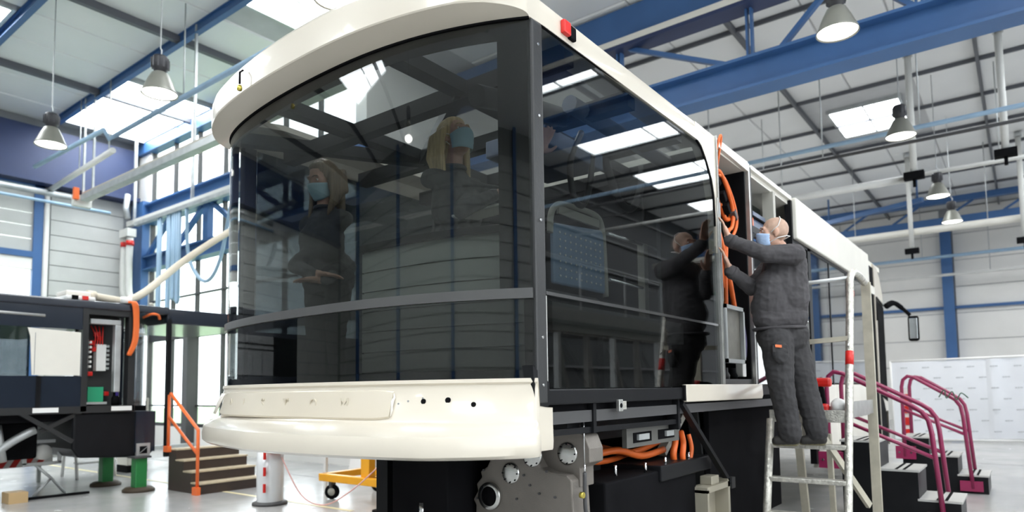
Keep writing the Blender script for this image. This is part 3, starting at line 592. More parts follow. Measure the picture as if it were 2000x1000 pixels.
cable([(-.15, 2.48, 2.98), (-.12, 2.60, 2.84), (-.15, 2.74, 2.78), (-.14, 2.86, 2.86)], .012, mat('grey_wire', (.25, .27, .3), .5), 'signal_wire')
for y, z in ((2.52, 2.97), (2.58, 2.92), (2.70, 2.82), (2.78, 2.74), (2.95, 2.72)): bp('cable_connector', MB().bar((-.06, y-.03, z+.03), (-.06, y+.03, z-.03), .045, .05), [BLACKM, WHITE, DKGREY, ORANGE, BLACKM][int(y*50) % 5], bevel=.005)
bp('fuse_block', B(-.44, -.3, 2.86, 3.05, 2.45, 2.60), RED); bp('relay_box', B(-.46, -.25, 2.62, 3.0, 2.08, 2.36), BLACKM, bevel=.01)
tr = bp('grey_tray', MB().box(-.02, .0, 2.43, 2.83, 1.50, 1.92), mat('tray_panel', (.26, .25, .22), .5, .3, var=.15, vscale=10)); build('tray_rim', MB().box(-.02, .03, 2.42, 2.45, 1.49, 1.93).box(-.02, .03, 2.81, 2.84, 1.49, 1.93).box(-.02, .03, 2.42, 2.84, 1.90, 1.93).box(-.02, .03, 2.42, 2.84, 1.49, 1.52), GALV, tr)
for y, c in ((2.55, BLACKM), (2.70, DKGREY), (2.88, BLACKM)): bp('valve_unit', MB().lathe([(0, 0), (.04, 0), (.045, .03), (.03, .06), (.03, .09), (0, .09)], (-.1, y, 1.37), 12), c)
bp('valve_plug', B(-.1, -.04, 2.97, 3.05, 1.39, 1.50), WHITE, bevel=.006); cable([(-.06, 3.02, 1.9), (-.05, 3.06, 1.7), (-.05, 3.04, 1.55)], .02, mat('purple_hose', (.05, .04, .12), .5), 'coolant_hose')
bp('brace_rod', B(.0, .012, 2.425, 2.435, 1.95, 2.7), ALU)
# open section behind the worker
bp('vent_header', MB().prism([(3.2, 3.16), (3.2, 3.195), (4.45, 3.2), (4.45, 3.16)], SX, -.04, .012), CREAMW); bp('vent_back', B(-.32, -.30, 3.2, 4.46, 2.66, 3.16), mat('vent_green_black', (.016, .024, .02), .3)); bp('vent_sill', B(-.32, .0, 3.2, 4.46, 2.62, 2.68), BLACK)
bp('vent_bracket', B(-.1, .0, 3.86, 3.93, 2.55, 3.12), SOCKET); bp('vent_rail', MB().tube([(-.05, 3.25, 2.80), (-.05, 3.9, 2.80)], .012, 6), BLACKM)
bp('vent_module', B(-.2, -.06, 3.45, 3.8, 2.68, 2.86), DUCT); bp('vent_module', B(-.2, -.05, 3.3, 3.42, 2.68, 2.8), ORPAINT)
bp('rear_side_window', B(-.006, .004, 3.2, 4.46, 1.33, 2.62), GLASSD); bp('window_post', B(-.04, .012, 3.6, 3.66, 1.33, 2.62), BLACK); bp('window_post', B(-.05, .012, 4.42, 4.52, 1.33, 3.16), BLACK)
# long white panel and windows under it
bp('destination_panel', MB().prism([(4.47, 3.19), (4.47, 2.775), (8.34, 2.77), (8.34, 3.205)], SX, -.05, .05), CREAMW, bevel=.012)
for y0, y1 in ((4.55, 5.0), (5.12, 5.95), (5.99, 6.9), (6.95, 8.28)): bp('side_window', B(-.004, .004, y0, y1, 1.34, 2.76), GLASSD if y0 < 5 else glass_mat('bright_window_glass', (.62, .66, .68), 1.2, base=.10) if 'bright_window_glass' not in MATS else MATS['bright_window_glass'])
bp('window_post', B(-.05, .012, 5.0, 5.12, .5, 2.77), BLACK); bp('window_post', B(-.03, .010, 5.95, 5.99, 1.3, 2.77), BLACK); bp('window_post', B(-.03, .010, 6.9, 6.95, 1.3, 2.77), DKGREY); bp('window_header', B(-.03, .012, 4.5, 8.3, 2.74, 2.775), BLACK)
for y in (5.35, 5.75, 6.3): bp('grab_handle', MB().tube(spline([(-.12, y, 2.70), (-.12, y+.25, 2.68), (-.12, y+.30, 2.55), (-.12, y+.28, 2.25)]), .022, 8), PIPE)
bp('body_panel', B(-.05, .012, 5.12, 6.1, .45, 1.32), CREAMW, bevel=.008); bp('body_panel', B(-.05, .012, 6.12, 8.25, .45, 1.32), CREAMW, bevel=.008)
# front end
bp('door_pillar', B(-.06, .02, 8.30, 8.46, .4, 3.2), CREAM); dr = bp('front_door', B(-.03, .0, 8.46, 8.98, .35, 3.10), BLACKM); build('door_crossbar', B(-.01, .014, 8.46, 8.98, 2.68, 2.80), CREAMW, dr); build('door_edge', B(-.01, .014, 8.97, 9.0, .4, 3.12), CREAM, dr)
fr_prof = []
rows = []
for i in range(25):
    t = i/24; th = math.pi*t; x = -W/2+W/2*math.cos(th); y = 9.75+.75*math.sin(th)
    rows.append([V((x, y-.0, .35)), V((x, y, 1.2)), V((x*.995-.005, y-.02, 2.3)), V((x*.985-.015, y-.12, 2.75)), V((x*.97-.03, y-.45*math.sin(th)-.05, 3.05)), V((x*.96-.04, y-.7*math.sin(th)-.1, 3.18)), V((-W/2+(x+W/2)*.3, 9.5, 3.2))])
fix_smooth(bp('front_shell', MB().loft(rows, True), CREAM), 40)
bp('front_side', MB().prism([(9.0, .9), (9.75, .9), (9.75, 2.75), (9.55, 3.0), (9.3, 3.14), (9.0, 3.17)], SX, -.04, .0), CREAM); bp('driver_window', MB().prism([(9.14, 1.15), (9.72, 1.05), (9.74, 2.55), (9.2, 2.62)], SX, -.01, .008), BLACKM); bp('window_lip', MB().tube([(.01, 9.10, 2.3), (.012, 9.12, 2.66), (.012, 9.7, 2.58)], .014, 6), BLACK)
bp('wheel_arch', MB().lathe([(.56, -.08), (.56, .006), (0, .006)], (0, 9.02, .62), 28, (1, 0, 0)), BLACKM)
wh = bp('wheel', MB().lathe([(0, 0), (.2, 0), (.22, .04), (.30, .05), (.44, .04), (.47, 0), (.47, -.2), (0, -.2)], (-.06, 9.02, .47), 28, (1, 0, 0)), BLACKM); build('hub', MB().lathe([(0, .03), (.1, .03), (.12, 0)], (-.06, 9.02, .47), 16, (1, 0, 0)), GALV, wh)
ma = bp('mirror_arm', MB().tube(spline([(-.02, 10.2, 2.62), (.08, 10.3, 2.68), (.20, 10.38, 2.58), (.30, 10.4, 2.46)]), [.05]*6+[.04]*6+[.03]*7, 10), BLACKM)
mh = bp('mirror_head', B(.26, .42, 10.36, 10.45, 2.03, 2.45), BLACKM, bevel=.035); build('mirror_glass', B(.285, .40, 10.350, 10.358, 2.07, 2.41), MIRROR, mh, bevel=.01)
bp('wheel', MB().lathe([(0, 0), (.2, 0), (.22, .04), (.30, .05), (.44, .04), (.47, 0), (.47, -.25), (0, -.25)], (-2.5, 9.02, .47), 28, (-1, 0, 0)), BLACKM)
# underside
bp('chassis_rail', B(-.55, -.43, .3, 8.2, .98, 1.16), BLACK); bp('chassis_rail', B(-2.1, -1.98, .3, 8.2, .98, 1.16), BLACK); bp('cross_beam', B(-2.3, -.1, .42, .54, 1.10, 1.22), BLACK)
bp('undertray', B(-2.5, -.06, .15, 8.2, 1.18, 1.235), BLACKM); bp('rear_box', B(-1.22, -.78, .25, .9, .55, 1.08), BLACKM, bevel=.01); bp('inner_wall', B(-1.5, -1.45, .9, 4.6, .25, 1.2), BLACKM)
bp('skirt_frame', MB().bar((-.05, .15, 1.10), (-.05, 1.7, 1.09), .03), BLACK); bp('skirt_frame', B(-.10, -.02, .55, .58, 1.08, 1.24), BLACK); bp('skirt_frame', B(-.10, -.02, 1.62, 1.65, 1.04, 1.24), BLACK)
SB = lambda a, b, t: (a, t, b)
gb = bp('gearbox', MB().prism([(-.75, .50), (-.745, .66), (-.765, .69), (-.73, .74), (-.74, .78), (-.70, .82), (-.71, .85), (-.66, .88), (-.62, .95), (-.63, .99), (-.58, 1.04), (-.5, 1.09), (-.36, 1.10), (-.33, 1.085), (-.33, .95), (-.29, .895), (-.23, .875), (-.13, .865), (-.10, .84), (-.085, .50)], SB, .45, .62), CAST, bevel=.008)
build('rear_flange', MB().prism([(-.36, .8), (-.36, 1.12), (-.2, 1.13), (-.06, 1.07), (-.03, 1.0), (-.03, .93), (-.09, .9), (-.09, .8)], SB, .52, .66), CAST, gb, bevel=.006)
for (x, z, r, yy) in ((-.49, .855, .058, .45), (-.345, .955, .060, .45), (-.165, .97, .060, .52)):
    dd = build('bearing_cover', MB().lathe([(0, .012), (r*.15, .012), (r*.85, .010), (r, .006), (r, -.01)], (x, yy, z), 28, (0, -1, 0)), MACH, gb)
    for k in range(8): build('cover_bolt', MB().cyl((x+r*.85*math.cos(k*.785), yy-.008, z+r*.85*math.sin(k*.785)), (x+r*.85*math.cos(k*.785), yy-.016, z+r*.85*math.sin(k*.785)), .004, n=6), BLACKM, dd)
fr_ = build('drive_flange', MB().lathe([(.055, .02), (.075, .02), (.078, .012), (.078, -.01)], (-.635, .45, .72), 28, (0, -1, 0)), MACH, gb); build('flange_seal', MB().lathe([(0, .012), (.055, .014), (.056, 0)], (-.635, .45, .72), 24, (0, -1, 0)), BLACKM, fr_)
for x, z in ((-.60, 1.0), (-.68, .86), (-.4, .85), (-.3, .76), (-.2, .75), (-.45, .72), (-.36, .8), (-.25, .88), (-.73, .7)): build('casing_bolt', MB().cyl((x, .452, z), (x, .440, z), .007, n=6), DKGREY, gb)
bp('tension_wire', MB().tube([(-.05, .5, 1.2), (-.05, .5, .92)], .003, 5), STEEL); bp('wire_end', MB().cyl((-.05, .5, .92), (-.05, .5, .88), .006, n=6), STEEL); bp('air_line', MB().tube(spline([(-.05, .5, .88), (-.05, .5, .7), (-.04, .52, .62)]), .012, 6), DKGREY); bp('brass_fitting', MB().cyl((-.06, .47, .77), (-.04, .47, .77), .016, n=8), MATS['brass'])
bp('pink_tag', MB().cyl((-.22, .42, 1.085), (-.20, .42, 1.075), .013, n=8), mat('pink_tag', (.7, .2, .25), .6)); bp('lifting_eye', MB().tube(arc((-.98, .25, .98), .025, 0, 330, 14, 'xz'), .008, 6), WHITE)
bp('end_sheet', B(-1.34, -1.20, .5, .53, .0, 1.05), mat('sheet_grey', (.22, .21, .19), .5, .3)); bp('end_cable', MB().tube(spline([(-1.2, .3, 1.1), (-1.15, .2, 1.02), (-1.14, .2, .96)]), .02, 8), ORANGE)
bp('motor_case', MB().lathe([(0, 0), (.14, 0), (.16, .03), (.16, .35), (.14, .4), (0, .4)], (-1.05, .3, .68), 20, (0, 1, 0)), DKGREY); bp('hydraulic_stub', MB().cyl((-.98, .26, .58), (-.98, .26, .68), .02), STEEL)
bp('battery_box', B(-.95, -.09, .78, 2.05, .22, .79), BLACKM, bevel=.012); bp('battery_box', B(-.6, -.07, 1.45, 2.30, .72, .82), BLACK, bevel=.01); bp('inverter_box', B(-1.2, -.30, .62, .95, .5, 1.05), BLACKM)
bh = bp('handle_bracket', MB().box(-.12, -.09, 1.04, 1.78, .96, 1.085), mat('bracket_grey', (.13, .13, .12), .5, .3)); build('bracket_window', MB().box(-.09, -.086, 1.12, 1.36, .985, 1.045), BLACKM, bh); build('bracket_window', MB().box(-.09, -.086, 1.46, 1.70, .985, 1.045), BLACKM, bh); build('bracket_latch', B(-.086, -.07, 1.16, 1.30, 1.0, 1.035), GALV, bh); build('bracket_latch', B(-.086, -.07, 1.55, 1.66, 1.0, 1.035), GALV, bh)
for pts, r in (([(-.2, 1.95, 1.03), (-.16, 1.88, .95), (-.16, 1.84, .86), (-.17, 1.88, .78)], .022), ([(-.16, 1.98, 1.0), (-.12, 1.92, .93), (-.12, 1.90, .84), (-.13, 1.94, .77)], .020), ([(-.14, 2.06, .98), (-.12, 2.06, .88), (-.13, 2.03, .78)], .016), ([(-.35, 1.0, .90), (-.3, 1.3, .92), (-.28, 1.6, .86), (-.26, 1.9, .88)], .024), ([(-.4, 1.2, .95), (-.36, 1.6, .88), (-.32, 1.95, .93)], .022), ([(-.5, .95, .86), (-.42, 1.4, .84), (-.4, 1.9, .9)], .02)):
    cable(pts, r, ORANGE)
for y, z in ((.95, .84), (1.33, .82), (1.62, .83), (2.0, .83)): bp('box_stud', MB().cyl((-.12, y, z-.03), (-.12, y, z+.03), .01, n=6), STEEL)
bp('gas_strut', MB().bar((-.02, 1.66, 1.21), (-.02, 2.50, .60), .03, .04, (1, 0, 0)), BLACK); bp('strut_mount', B(-.04, .01, 2.48, 2.55, .56, .64), GRAPH)
bp('support_arm', MB().bar((-.3, 2.45, 1.2), (-.3, 1.95, .85), .06, .05), SOCKET); bp('support_arm', MB().bar((-.25, 2.4, 1.18), (-.25, 2.55, .5), .08, .03), GRAPH)
wb = bp('wheel_well_panel', B(-.20, -.16, 2.5, 4.3, .18, 1.22), BLACKM); bp('wheel_well_panel', B(-1.4, -.2, 4.2, 4.25, .2, 1.22), BLACKM)
kk = bp('alloy_bracket', MB().box(-.12, .0, 2.02, 2.05, .22, .60).box(-.12, .0, 2.42, 2.46, .22, .64).box(-.12, .0, 2.02, 2.46, .58, .62).box(-.12, -.10, 2.05, 2.42, .22, .58), mat('bracket_alloy', (.42, .39, .31), .45, .4)); build('bracket_lug', B(-.11, -.02, 2.16, 2.30, .62, .68), MATS['bracket_alloy'], kk, bevel=.006); build('bracket_bore', MB().cyl((-.098, 2.22, .42), (-.09, 2.22, .42), .06), BLACKM, kk)
bp('support_leg', B(-.5, -.38, 3.2, 3.32, .0, .98), BLACK); bp('support_leg', B(-2.1, -1.98, 3.2, 3.32, .0, .98), BLACK); bp('support_leg', B(-2.1, -1.98, .9, 1.02, .0, .98), BLACK); bp('support_leg', B(-.55, -.43, 1.2, 1.32, .0, .98), BLACK)
# ================================================================== second bus on jacks
B2 = thing('bus', 'unfinished black bus shell standing on green jacks at left', 'bus', (-9.2, .5, 0))
X2 = -8.0
def b2(name, mb, m, parent=None, **k): return build(name, mb, m, parent or B2, **k)
NAVY = mat('navy_black_body', (.014, .02, .032), .25, coat=.3)
b2('roof', B(-10.4, X2+.02, -4, 2.16, 2.45, 2.56), NAVY, bevel=.02); b2('roof_band', B(-10.38, X2, -4, 1.06, 2.17, 2.45), NAVY); b2('roof_extension', B(-10.2, X2-.05, 2.16, 3.6, 2.33, 2.55), NAVY, bevel=.02)
b2('frame_post', B(X2-.1, X2-.04, 2.17, 2.225, .42, 2.4), BLACK); b2('frame_post', B(-10.3, -10.24, 2.17, 2.225, .42, 2.4), BLACK)
b2('side_glass', B(X2-.012, X2-.002, -4, .47, 1.56, 2.17), GLASSD); b2('white_cover_panel', MB().prism([(.50, 1.57), (1.03, 1.57), (1.03, 2.13), (.44, 2.16), (.47, 2.05)], lambda a, b, t: (t, a, b), X2-.01, X2+.01), CREAMW); b2('cover_fold', B(X2+.01, X2+.014, .52, .525, 1.58, 2.1), JOINT)
b2('lower_side', B(-10.38, X2, -4, 1.06, 1.17, 1.56), NAVY); b2('lower_rib', B(X2, X2+.012, .55, .60, 1.17, 1.56), BLACK); b2('sill', B(-10.4, X2+.01, -4, 1.72, 1.08, 1.17), GRAPH)
b2('bay_post', B(X2-.12, X2+.01, 1.05, 1.12, 1.1, 2.46), GRAPH); b2('bay_post', B(X2-.12, X2+.01, 1.62, 1.71, 1.1, 2.46), GRAPH); b2('bay_back', B(X2-.4, X2-.37, 1.1, 1.65, 1.15, 2.45), DKGREY); b2('bay_header', B(X2-.3, X2, 1.12, 1.62, 2.38, 2.46), GRAPH); b2('tail_wall', B(-10.38, -8.4, 1.68, 1.72, 1.1, 2.5), NAVY)
b2('conduit', B(X2-.12, X2-.03, 1.46, 1.54, 1.35, 2.26), GALV, bevel=.01); b2('conduit', B(X2-.12, X2-.04, 1.16, 1.54, 2.26, 2.33), GALV, bevel=.01)
b2('terminal_strip', B(X2-.3, X2-.2, 1.14, 1.20, 1.66, 2.06), WHITE); b2('terminal_strip', B(X2-.3, X2-.2, 1.30, 1.42, 1.64, 2.0), WHITE)
for k in range(6): b2('terminal_clip', B(X2-.2, X2-.16, 1.20+.0*k, 1.225, 1.68+.065*k, 1.71+.065*k), WHITE); b2('terminal_clip', B(X2-.2, X2-.16, 1.42, 1.445, 1.66+.06*k, 1.69+.06*k), GALV)
for y, z in ((1.25, 2.02), (1.28, 1.93), (1.35, 2.08), (1.16, 1.55), (1.24, 1.60), (1.32, 2.14), (1.45, 1.33)): b2('red_connector', B(X2-.3, X2-.22, y-.03, y+.03, z-.03, z+.03), RED, bevel=.008)
for k in range(4): b2('red_wire', MB().tube(spline([(X2-.25, 1.24+.05*k, 2.25), (X2-.2, 1.28+.03*k, 2.1), (X2-.22, 1.26+.04*k, 1.9)]), .008, 6), RED)
gbx = b2('green_box', B(X2-.3, X2-.1, 1.17, 1.36, 1.22, 1.42), mat('green_plastic', (.02, .28, .14), .4)); build('box_base', B(X2-.32, X2-.08, 1.12, 1.40, 1.19, 1.22), GALV, gbx)
b2('pump', MB().lathe([(0, 0), (.05, 0), (.05, .1), (.03, .13), (.03, .2), (0, .2)], (X2-.12, 1.52, 1.17), 14), BLACKM); b2('purple_hose', MB().cyl((X2-.1, 1.53, 1.3), (X2-.1, 1.53, 1.48), .022), mat('violet_hose', (.08, .05, .35), .4))
for k in range(4): b2('power_cable', MB().tube(spline([(X2+.02, 1.60+.012*k, 2.58), (X2+.06+.01*k, 1.64+.012*k, 2.56), (X2+.05, 1.67+.015*k, 2.35), (X2+.05, 1.66+.015*k, 2.05), (X2+.03, 1.60+.01*k, 1.85)]), .018, 8), ORANGE)
b2('power_cable', MB().tube(spline([(-8.1, 1.85, 2.40), (-7.95, 1.90, 2.44), (-7.94, 1.98, 2.43), (-7.98, 2.02, 2.38)]), .018, 8), ORANGE)
ew = MB(); rows = []
for i in range(17):
    t = i/16; th = math.pi*t; x = -9.2+1.2*math.cos(th); y = 1.72+.42*math.sin(th); rows.append([V((x, y, 1.16)), V((x, y, 2.30))])
b2('curved_end_glass', MB().loft(rows, True), GLASSD); b2('end_glass_rail', MB().tube([V((-9.2+1.19*math.cos(math.pi*i/16), 1.72+.40*math.sin(math.pi*i/16), 2.16)) for i in range(17)], .02, 6), GALV)
b2('lower_box', MB().prism([(.98, 1.08), (.98, .62), (1.06, .50), (1.92, .44), (2.0, .52), (2.02, 1.08)], lambda a, b, t: (t, a, b), -10.2, X2-.02), BLACK, bevel=.03); b2('end_box_face', B(X2-.03, X2+.012, 1.74, 2.0, .52, 1.08), NAVY)
pr = b2('access_port', B(X2-.01, X2+.03, 1.75, 1.93, .46, .64), GALV); build('port_recess', B(X2+.03, X2+.034, 1.79, 1.89, .50, .60), BLACKM, pr); build('port_bar', MB().bar((X2+.036, 1.79, .51), (X2+.036, 1.89, .59), .02, .004), GALV, pr)
b2('cross_brace', MB().bar((X2-.02, .40, 1.10), (X2-.02, .98, .72), .05, .05), GRAPH); b2('cross_brace', MB().bar((X2-.05, 1.08, 1.10), (X2-.05, .62, .86), .05, .05), GRAPH); b2('floor_pan', B(-10.3, X2-.1, -4, 1.0, .98, 1.08), BLACKM); b2('inner_tank', B(-9.6, -8.5, -3, .75, .5, .98), BLACKM, bevel=.03)
b2('hose_fitting', MB().tube(spline([(-8.3, .25, .62), (-8.25, .4, .75), (-8.2, .55, .85), (-8.2, .62, .88)]), .05, 8), GALV); b2('drain_tube', MB().tube([(-8.3, .25, .95), (-8.3, .32, .5)], .05, 8), GALV)
for y0, y1 in ((.52, .80), (1.42, 1.68)): b2('white_tape', B(X2+.008, X2+.016, y0, y1, 1.10, 1.16), WHITE)
dv = b2('roof_device', B(-8.5, -8.05, .86, 1.22, 2.56, 2.62), WHITE, bevel=.02); build('device_cover', B(-8.45, -8.1, .88, 1.18, 2.62, 2.69), WIREW, dv, bevel=.02); build('device_lamp', B(-8.06, -8.03, 1.05, 1.12, 2.57, 2.62), RED, dv); build('device_lamp', B(-8.06, -8.03, .93, 1.0, 2.57, 2.62), BLACKM, dv)
b2('roof_reel', MB().lathe([(0, 0), (.07, 0), (.07, .09), (0, .09)], (-8.06, 1.6, 2.57), 14), WHITE); b2('roof_bulb', MB().ball((-8.2, 2.0, 2.6), .035), SOCKET); b2('roof_rail', MB().tube([(-8.02, -.6, 2.34), (-8.0, .62, 2.32)], .02, 6), GALV)
def jack(x, y, lab):
    t = thing('jack_stand', lab, 'jack', (x, y, 0), 'green jacks under the black bus'); build('foot', MB().lathe([(0, 0), (.20, 0), (.20, .03), (.16, .06), (0, .06)], (x, y, 0), 20), mat('dark_rust', (.05, .035, .02), .7), t)
    build('column', B(x-.075, x+.075, y-.075, y+.075, .05, .47), GREEN, t, bevel=.01); build('head_plate', B(x-.11, x+.11, y-.11, y+.11, .45, .475), DKGREY, t)
jack(-7.95+.05, 1.76, 'bright green jack column under the near corner of black bus'); jack(-8.95, 1.76, 'dark green jack column further under the black bus'); jack(-9.9, -2.5, 'green jack under the hidden end of the black bus')
# suction hose arm
h = thing('suction_hose', 'beige hose rising from the black bus roof towards the windows', 'hose', (-8.6, 1.3, 2.6)); build('hose', MB().tube(spline([(-8.25, 1.22, 2.66), (-8.3, 1.5, 2.64), (-8.4, 1.75, 2.66), (-8.6, 2.1, 2.85), (-9.0, 2.8, 3.42), (-9.0, 3.4, 3.92), (-9.0, 4.0, 4.35), (-9.0, 4.9, 4.9)]), .055, 10), BEIGE, h); build('cuff', MB().cyl((-8.25, 1.18, 2.66), (-8.26, 1.28, 2.66), .07), BEIGE, h)
# ------------------------------------------------ stairs with orange rail
def steps(name, label, cat, x0, dirx, y0, y1, levels, run, body, treadm, group=None):
    """levels: heights from lowest to highest; lowest step starts at x0 and rises towards -dirx"""
    t = thing(name, label, cat, (x0, (y0+y1)/2, 0), group); n = len(levels)
    for i, z in enumerate(levels):
        a = x0-dirx*run*i; b = x0-dirx*run*(i+1)
        xa, xb = sorted((a, b)); build('riser_block', B(xa, xb, y0, y1, 0, z-.02), body, t)
        tr_ = build('tread', B(xa-.012, xb+.012, y0-.005, y1+.005, z-.02, z), treadm, t)
        if treadm is TREAD:
            for k in (.35, .55): build('grip_strip', B(a-dirx*run*k-.012, a-dirx*run*k+.012, y0, y1, z, z+.003), BLACKM, tr_)
    return t
sl = steps('access_steps', 'low brown wooden steps with one orange handrail beside black bus', 'steps', -6.84, 1, 2.05, 2.97, [.145, .285, .425, .565], .21, PLYDK, PLYTOP)
rail = [(-6.86, 2.03, .0), (-6.86, 2.03, .84), (-7.62, 2.03, 1.32), (-7.64, 2.03, 1.34), (-7.66, 2.03, 1.30), (-7.66, 2.03, .55)]
build('handrail', MB().tube(rail[:2]+rail[1:3]+rail[4:], .022, 8), ORPAINT, sl); build('mid_rail', MB().tube([(-6.86, 2.03, .52), (-7.66, 2.03, 1.0)], .02, 8), ORPAINT, sl); build('far_handrail', MB().tube([(-6.9, 2.99, .3), (-6.9, 2.99, .95), (-7.6, 2.99, 1.35), (-7.64, 2.99, .57)], .02, 8), ORPAINT, sl); build('rail_shoe', B(-6.92, -6.80, 1.99, 2.045, .0, .10), ORPAINT, sl); build('rail_shoe', B(-7.72, -7.60, 1.99, 2.045, .52, .60), ORPAINT, sl)
# magenta stairs
def magenta(label, x0, run, y0, y1, levels, top, zt0, zt1, xl, xr):
    t = steps('boarding_stairs', label, 'stairs', x0, 1, y0, y1, levels, run, BLACK, TREAD, 'magenta boarding stairs'); 
    for k, y in enumerate((y0-.03, y1+.03)):
        r = .1; dx = xr-xl; sl_ = (zt1-zt0)/dx
        pts = [(xl, y, levels[-1]-.25), (xl, y, zt0-.14), (xl+.02, y, zt0-.05), (xl+.07, y, zt0-.005), (xl+.14, y, zt0-.02)]
        pts += [(xr-.12, y, zt1+.05), (xr-.05, y, zt1), (xr, y, zt1-.08), (xr+.02, y, zt1-.2), (xr+.08, y, .06)]
        build('handrail', MB().tube(pts, .022, 10), PINK, t)
        build('mid_rail', MB().tube([(xl, y, zt0-.42), (xr+.035, y, zt1-.42)], .018, 8), PINK, t)
        build('rail_flange', B(xl-.10, xl+.12, y-.015, y+.015, levels[-1]-.28, levels[-1]-.12), PINK, t); build('rail_flange', B(xr-.05, xr+.18, y-.015, y+.015, .03, .15), PINK, t)
        for xx in (xl-.06, xl+.07): build('flange_bolt', MB().cyl((xx, y-.022, levels[-1]-.2), (xx, y+.022, levels[-1]-.2), .012, n=6), STEEL, t)
    return t
magenta('magenta railed boarding stairs nearest the ladder', 1.26, .32, 4.74, 5.34, [.26, .52, .78], 0, 1.45, 1.06, .20, 1.05)
magenta('magenta railed boarding stairs in front of the white banner', 1.36, .29, 7.3, 7.95, [.22, .44, .66], 0, 1.42, 1.12, .52, 1.13)
tag(build('wire_tangle', MB().tube(spline([(.92, 7.22, 1.15), (.98, 7.2, 1.24), (1.0, 7.2, 1.14), (1.06, 7.2, 1.22), (1.10, 7.2, 1.12), (1.15, 7.2, 1.20), (1.22, 7.2, 1.14)]), .007, 5), mat('green_wire', (.03, .10, .06), .6)), 'dark green wire tangled on the magenta handrail', 'wire')
tl = thing('tail_lamp_stack', 'red and white lamp panel behind the far magenta stairs', 'lamp panel', (.33, 9.0, .6))
build('panel', B(.30, .42, 8.9, 8.94, .5, 1.25), WHITE, tl)
for k in range(4): build('red_lens', B(.31, .41, 8.88, 8.9, .55+.17*k, .66+.17*k), RED, tl)
build('panel_post', B(.33, .39, 8.92, 8.96, 0, .55), DKGREY, tl)
# banner
bn = thing('banner', 'white press banner with small grey logos before the end wall', 'banner', (1, 15.6, 0))
def ban(x): return 15.37+(x+.67)*.248
rows = []
for i in range(81):
    x = -.70+3.6*i/80; wv = .02*math.sin(x*3.1)+(.05*math.sin(x*9+.5) if x > 1.1 else .012*math.sin(x*7)); rows.append([V((x, ban(x)+wv*(.4+.6*k/6)+.06*math.sin(k*.9+x*2)*.3, .06+1.78*k/6+(.02*(x)))) for k in range(7)])
build('cloth', MB().loft(rows, True), CURTAIN, bn)
for a, b in (((-.72, ban(-.72), 0), (-.72, ban(-.72), 1.86)), ((2.92, ban(2.92), 0), (2.92, ban(2.92), 1.95)), ((-.72, ban(-.72), 1.85), (2.92, ban(2.92), 1.93)), ((-.72, ban(-.72), .05), (2.92, ban(2.92), .05))): build('frame_tube', MB().cyl(a, b, .02, n=8), WHITE, bn)
lg_ = MB(); mk = None; cnt = 0
for r in range(7):
    for c in range(8):
        x = -.45+.42*c+(.21 if r % 2 else 0); z = .25+.24*r
        if x > 2.8: continue
        m_ = MB(); y = ban(x)-.085
        m_.box(-.07, -.03, -.002, .002, -.012, .012).box(-.02, .0, -.002, .002, -.015, .018).box(.01, .07, -.002, .002, -.006, .012)
        if mk is None: o = build('logo_mark', m_, INKG, bn, local=True); mk = o.data
        else: o = bpy.data.objects.new('logo_mark', mk); COL.objects.link(o); o.parent = bn
        o.location = V((x, y, z))-V((1, 15.6, 0)); o.rotation_euler.z = .243
# ------------------------------------------------ ladder
ld = thing('step_ladder', 'worn aluminium platform ladder carrying the worker', 'ladder', (.47, 3.1, 0))
def lz(z): return 2.55+.27*z       # y of front stile at height z
build('stile', MB().tube([(.20, lz(0), 0), (.20, lz(1.06), 1.06)], .030, 10), ALUW, ld)
build('stile', MB().tube(spline([(.75, lz(0), 0), (.75, lz(1.0), 1.0), (.75, lz(1.95), 1.95), (.75, lz(2.10), 2.12), (.75, 3.26, 2.19), (.75, 3.5, 2.19), (.75, 3.70, 2.16)], 4), .028, 10), ALUW, ld)
sb = build('back_leg', MB().bar((.75, 3.76, 2.17), (.75, 3.80, 0), .045, .07, (1, 0, 0)), mat('ladder_beige', (.50, .47, .38), .5, .3, var=.12, vscale=10), ld); build('back_leg', MB().bar((.20, 3.55, 1.08), (.20, 3.80, 0), .045, .06, (1, 0, 0)), MATS['ladder_beige'], ld)
for i, z in enumerate((.15, .395, .64, .883)): build('rung', B(.21, .74, lz(z)-.03, lz(z)+.06, z-.035, z), ALUW, ld, bevel=.006)
pf = build('platform', B(.2, .75, 2.86, 3.66, 1.07, 1.10), ALU, ld); build('platform_rim', B(.19, .76, 2.845, 2.865, 1.04, 1.13), ALUW, pf); build('platform_rim', B(.745, .765, 2.86, 3.74, 1.08, 1.19), ALU, pf)
build('guard_bar', MB().tube([(.74, lz(2.1), 2.13), (.12, lz(2.1), 2.11)], .016, 8), GALV, ld); build('guard_bar', MB().bar((.74, lz(1.65), 1.66), (.12, lz(1.65), 1.63), .05, .035), MATS['ladder_beige'], ld); build('cross_brace', MB().bar((.47, 2.95, 1.05), (.73, 3.55, .35), .03, .05), MATS['ladder_beige'], ld); build('cross_brace', MB().bar((.42, 3.7, .9), (.42, 3.78, 0.0), .04, .05), MATS['ladder_beige'], ld)
build('red_tape', MB().tube([(.75, lz(1.46), 1.46), (.75, lz(1.56), 1.56)], .0295, 10), RED, ld); build('red_mark', MB().tube([(.75, lz(2.0), 1.98), (.75, lz(2.02), 2.02)], .0290, 10), RED, ld); build('teal_tape', MB().cyl((.30, lz(2.1), 2.115), (.38, lz(2.1), 2.118), .0175, n=8), mat('teal_tape', (.1, .35, .28), .5), ld); build('wire_stay', MB().tube([(.75, lz(1.4), 1.6), (.75, 3.15, 1.75)], .005, 5), STEEL, ld)
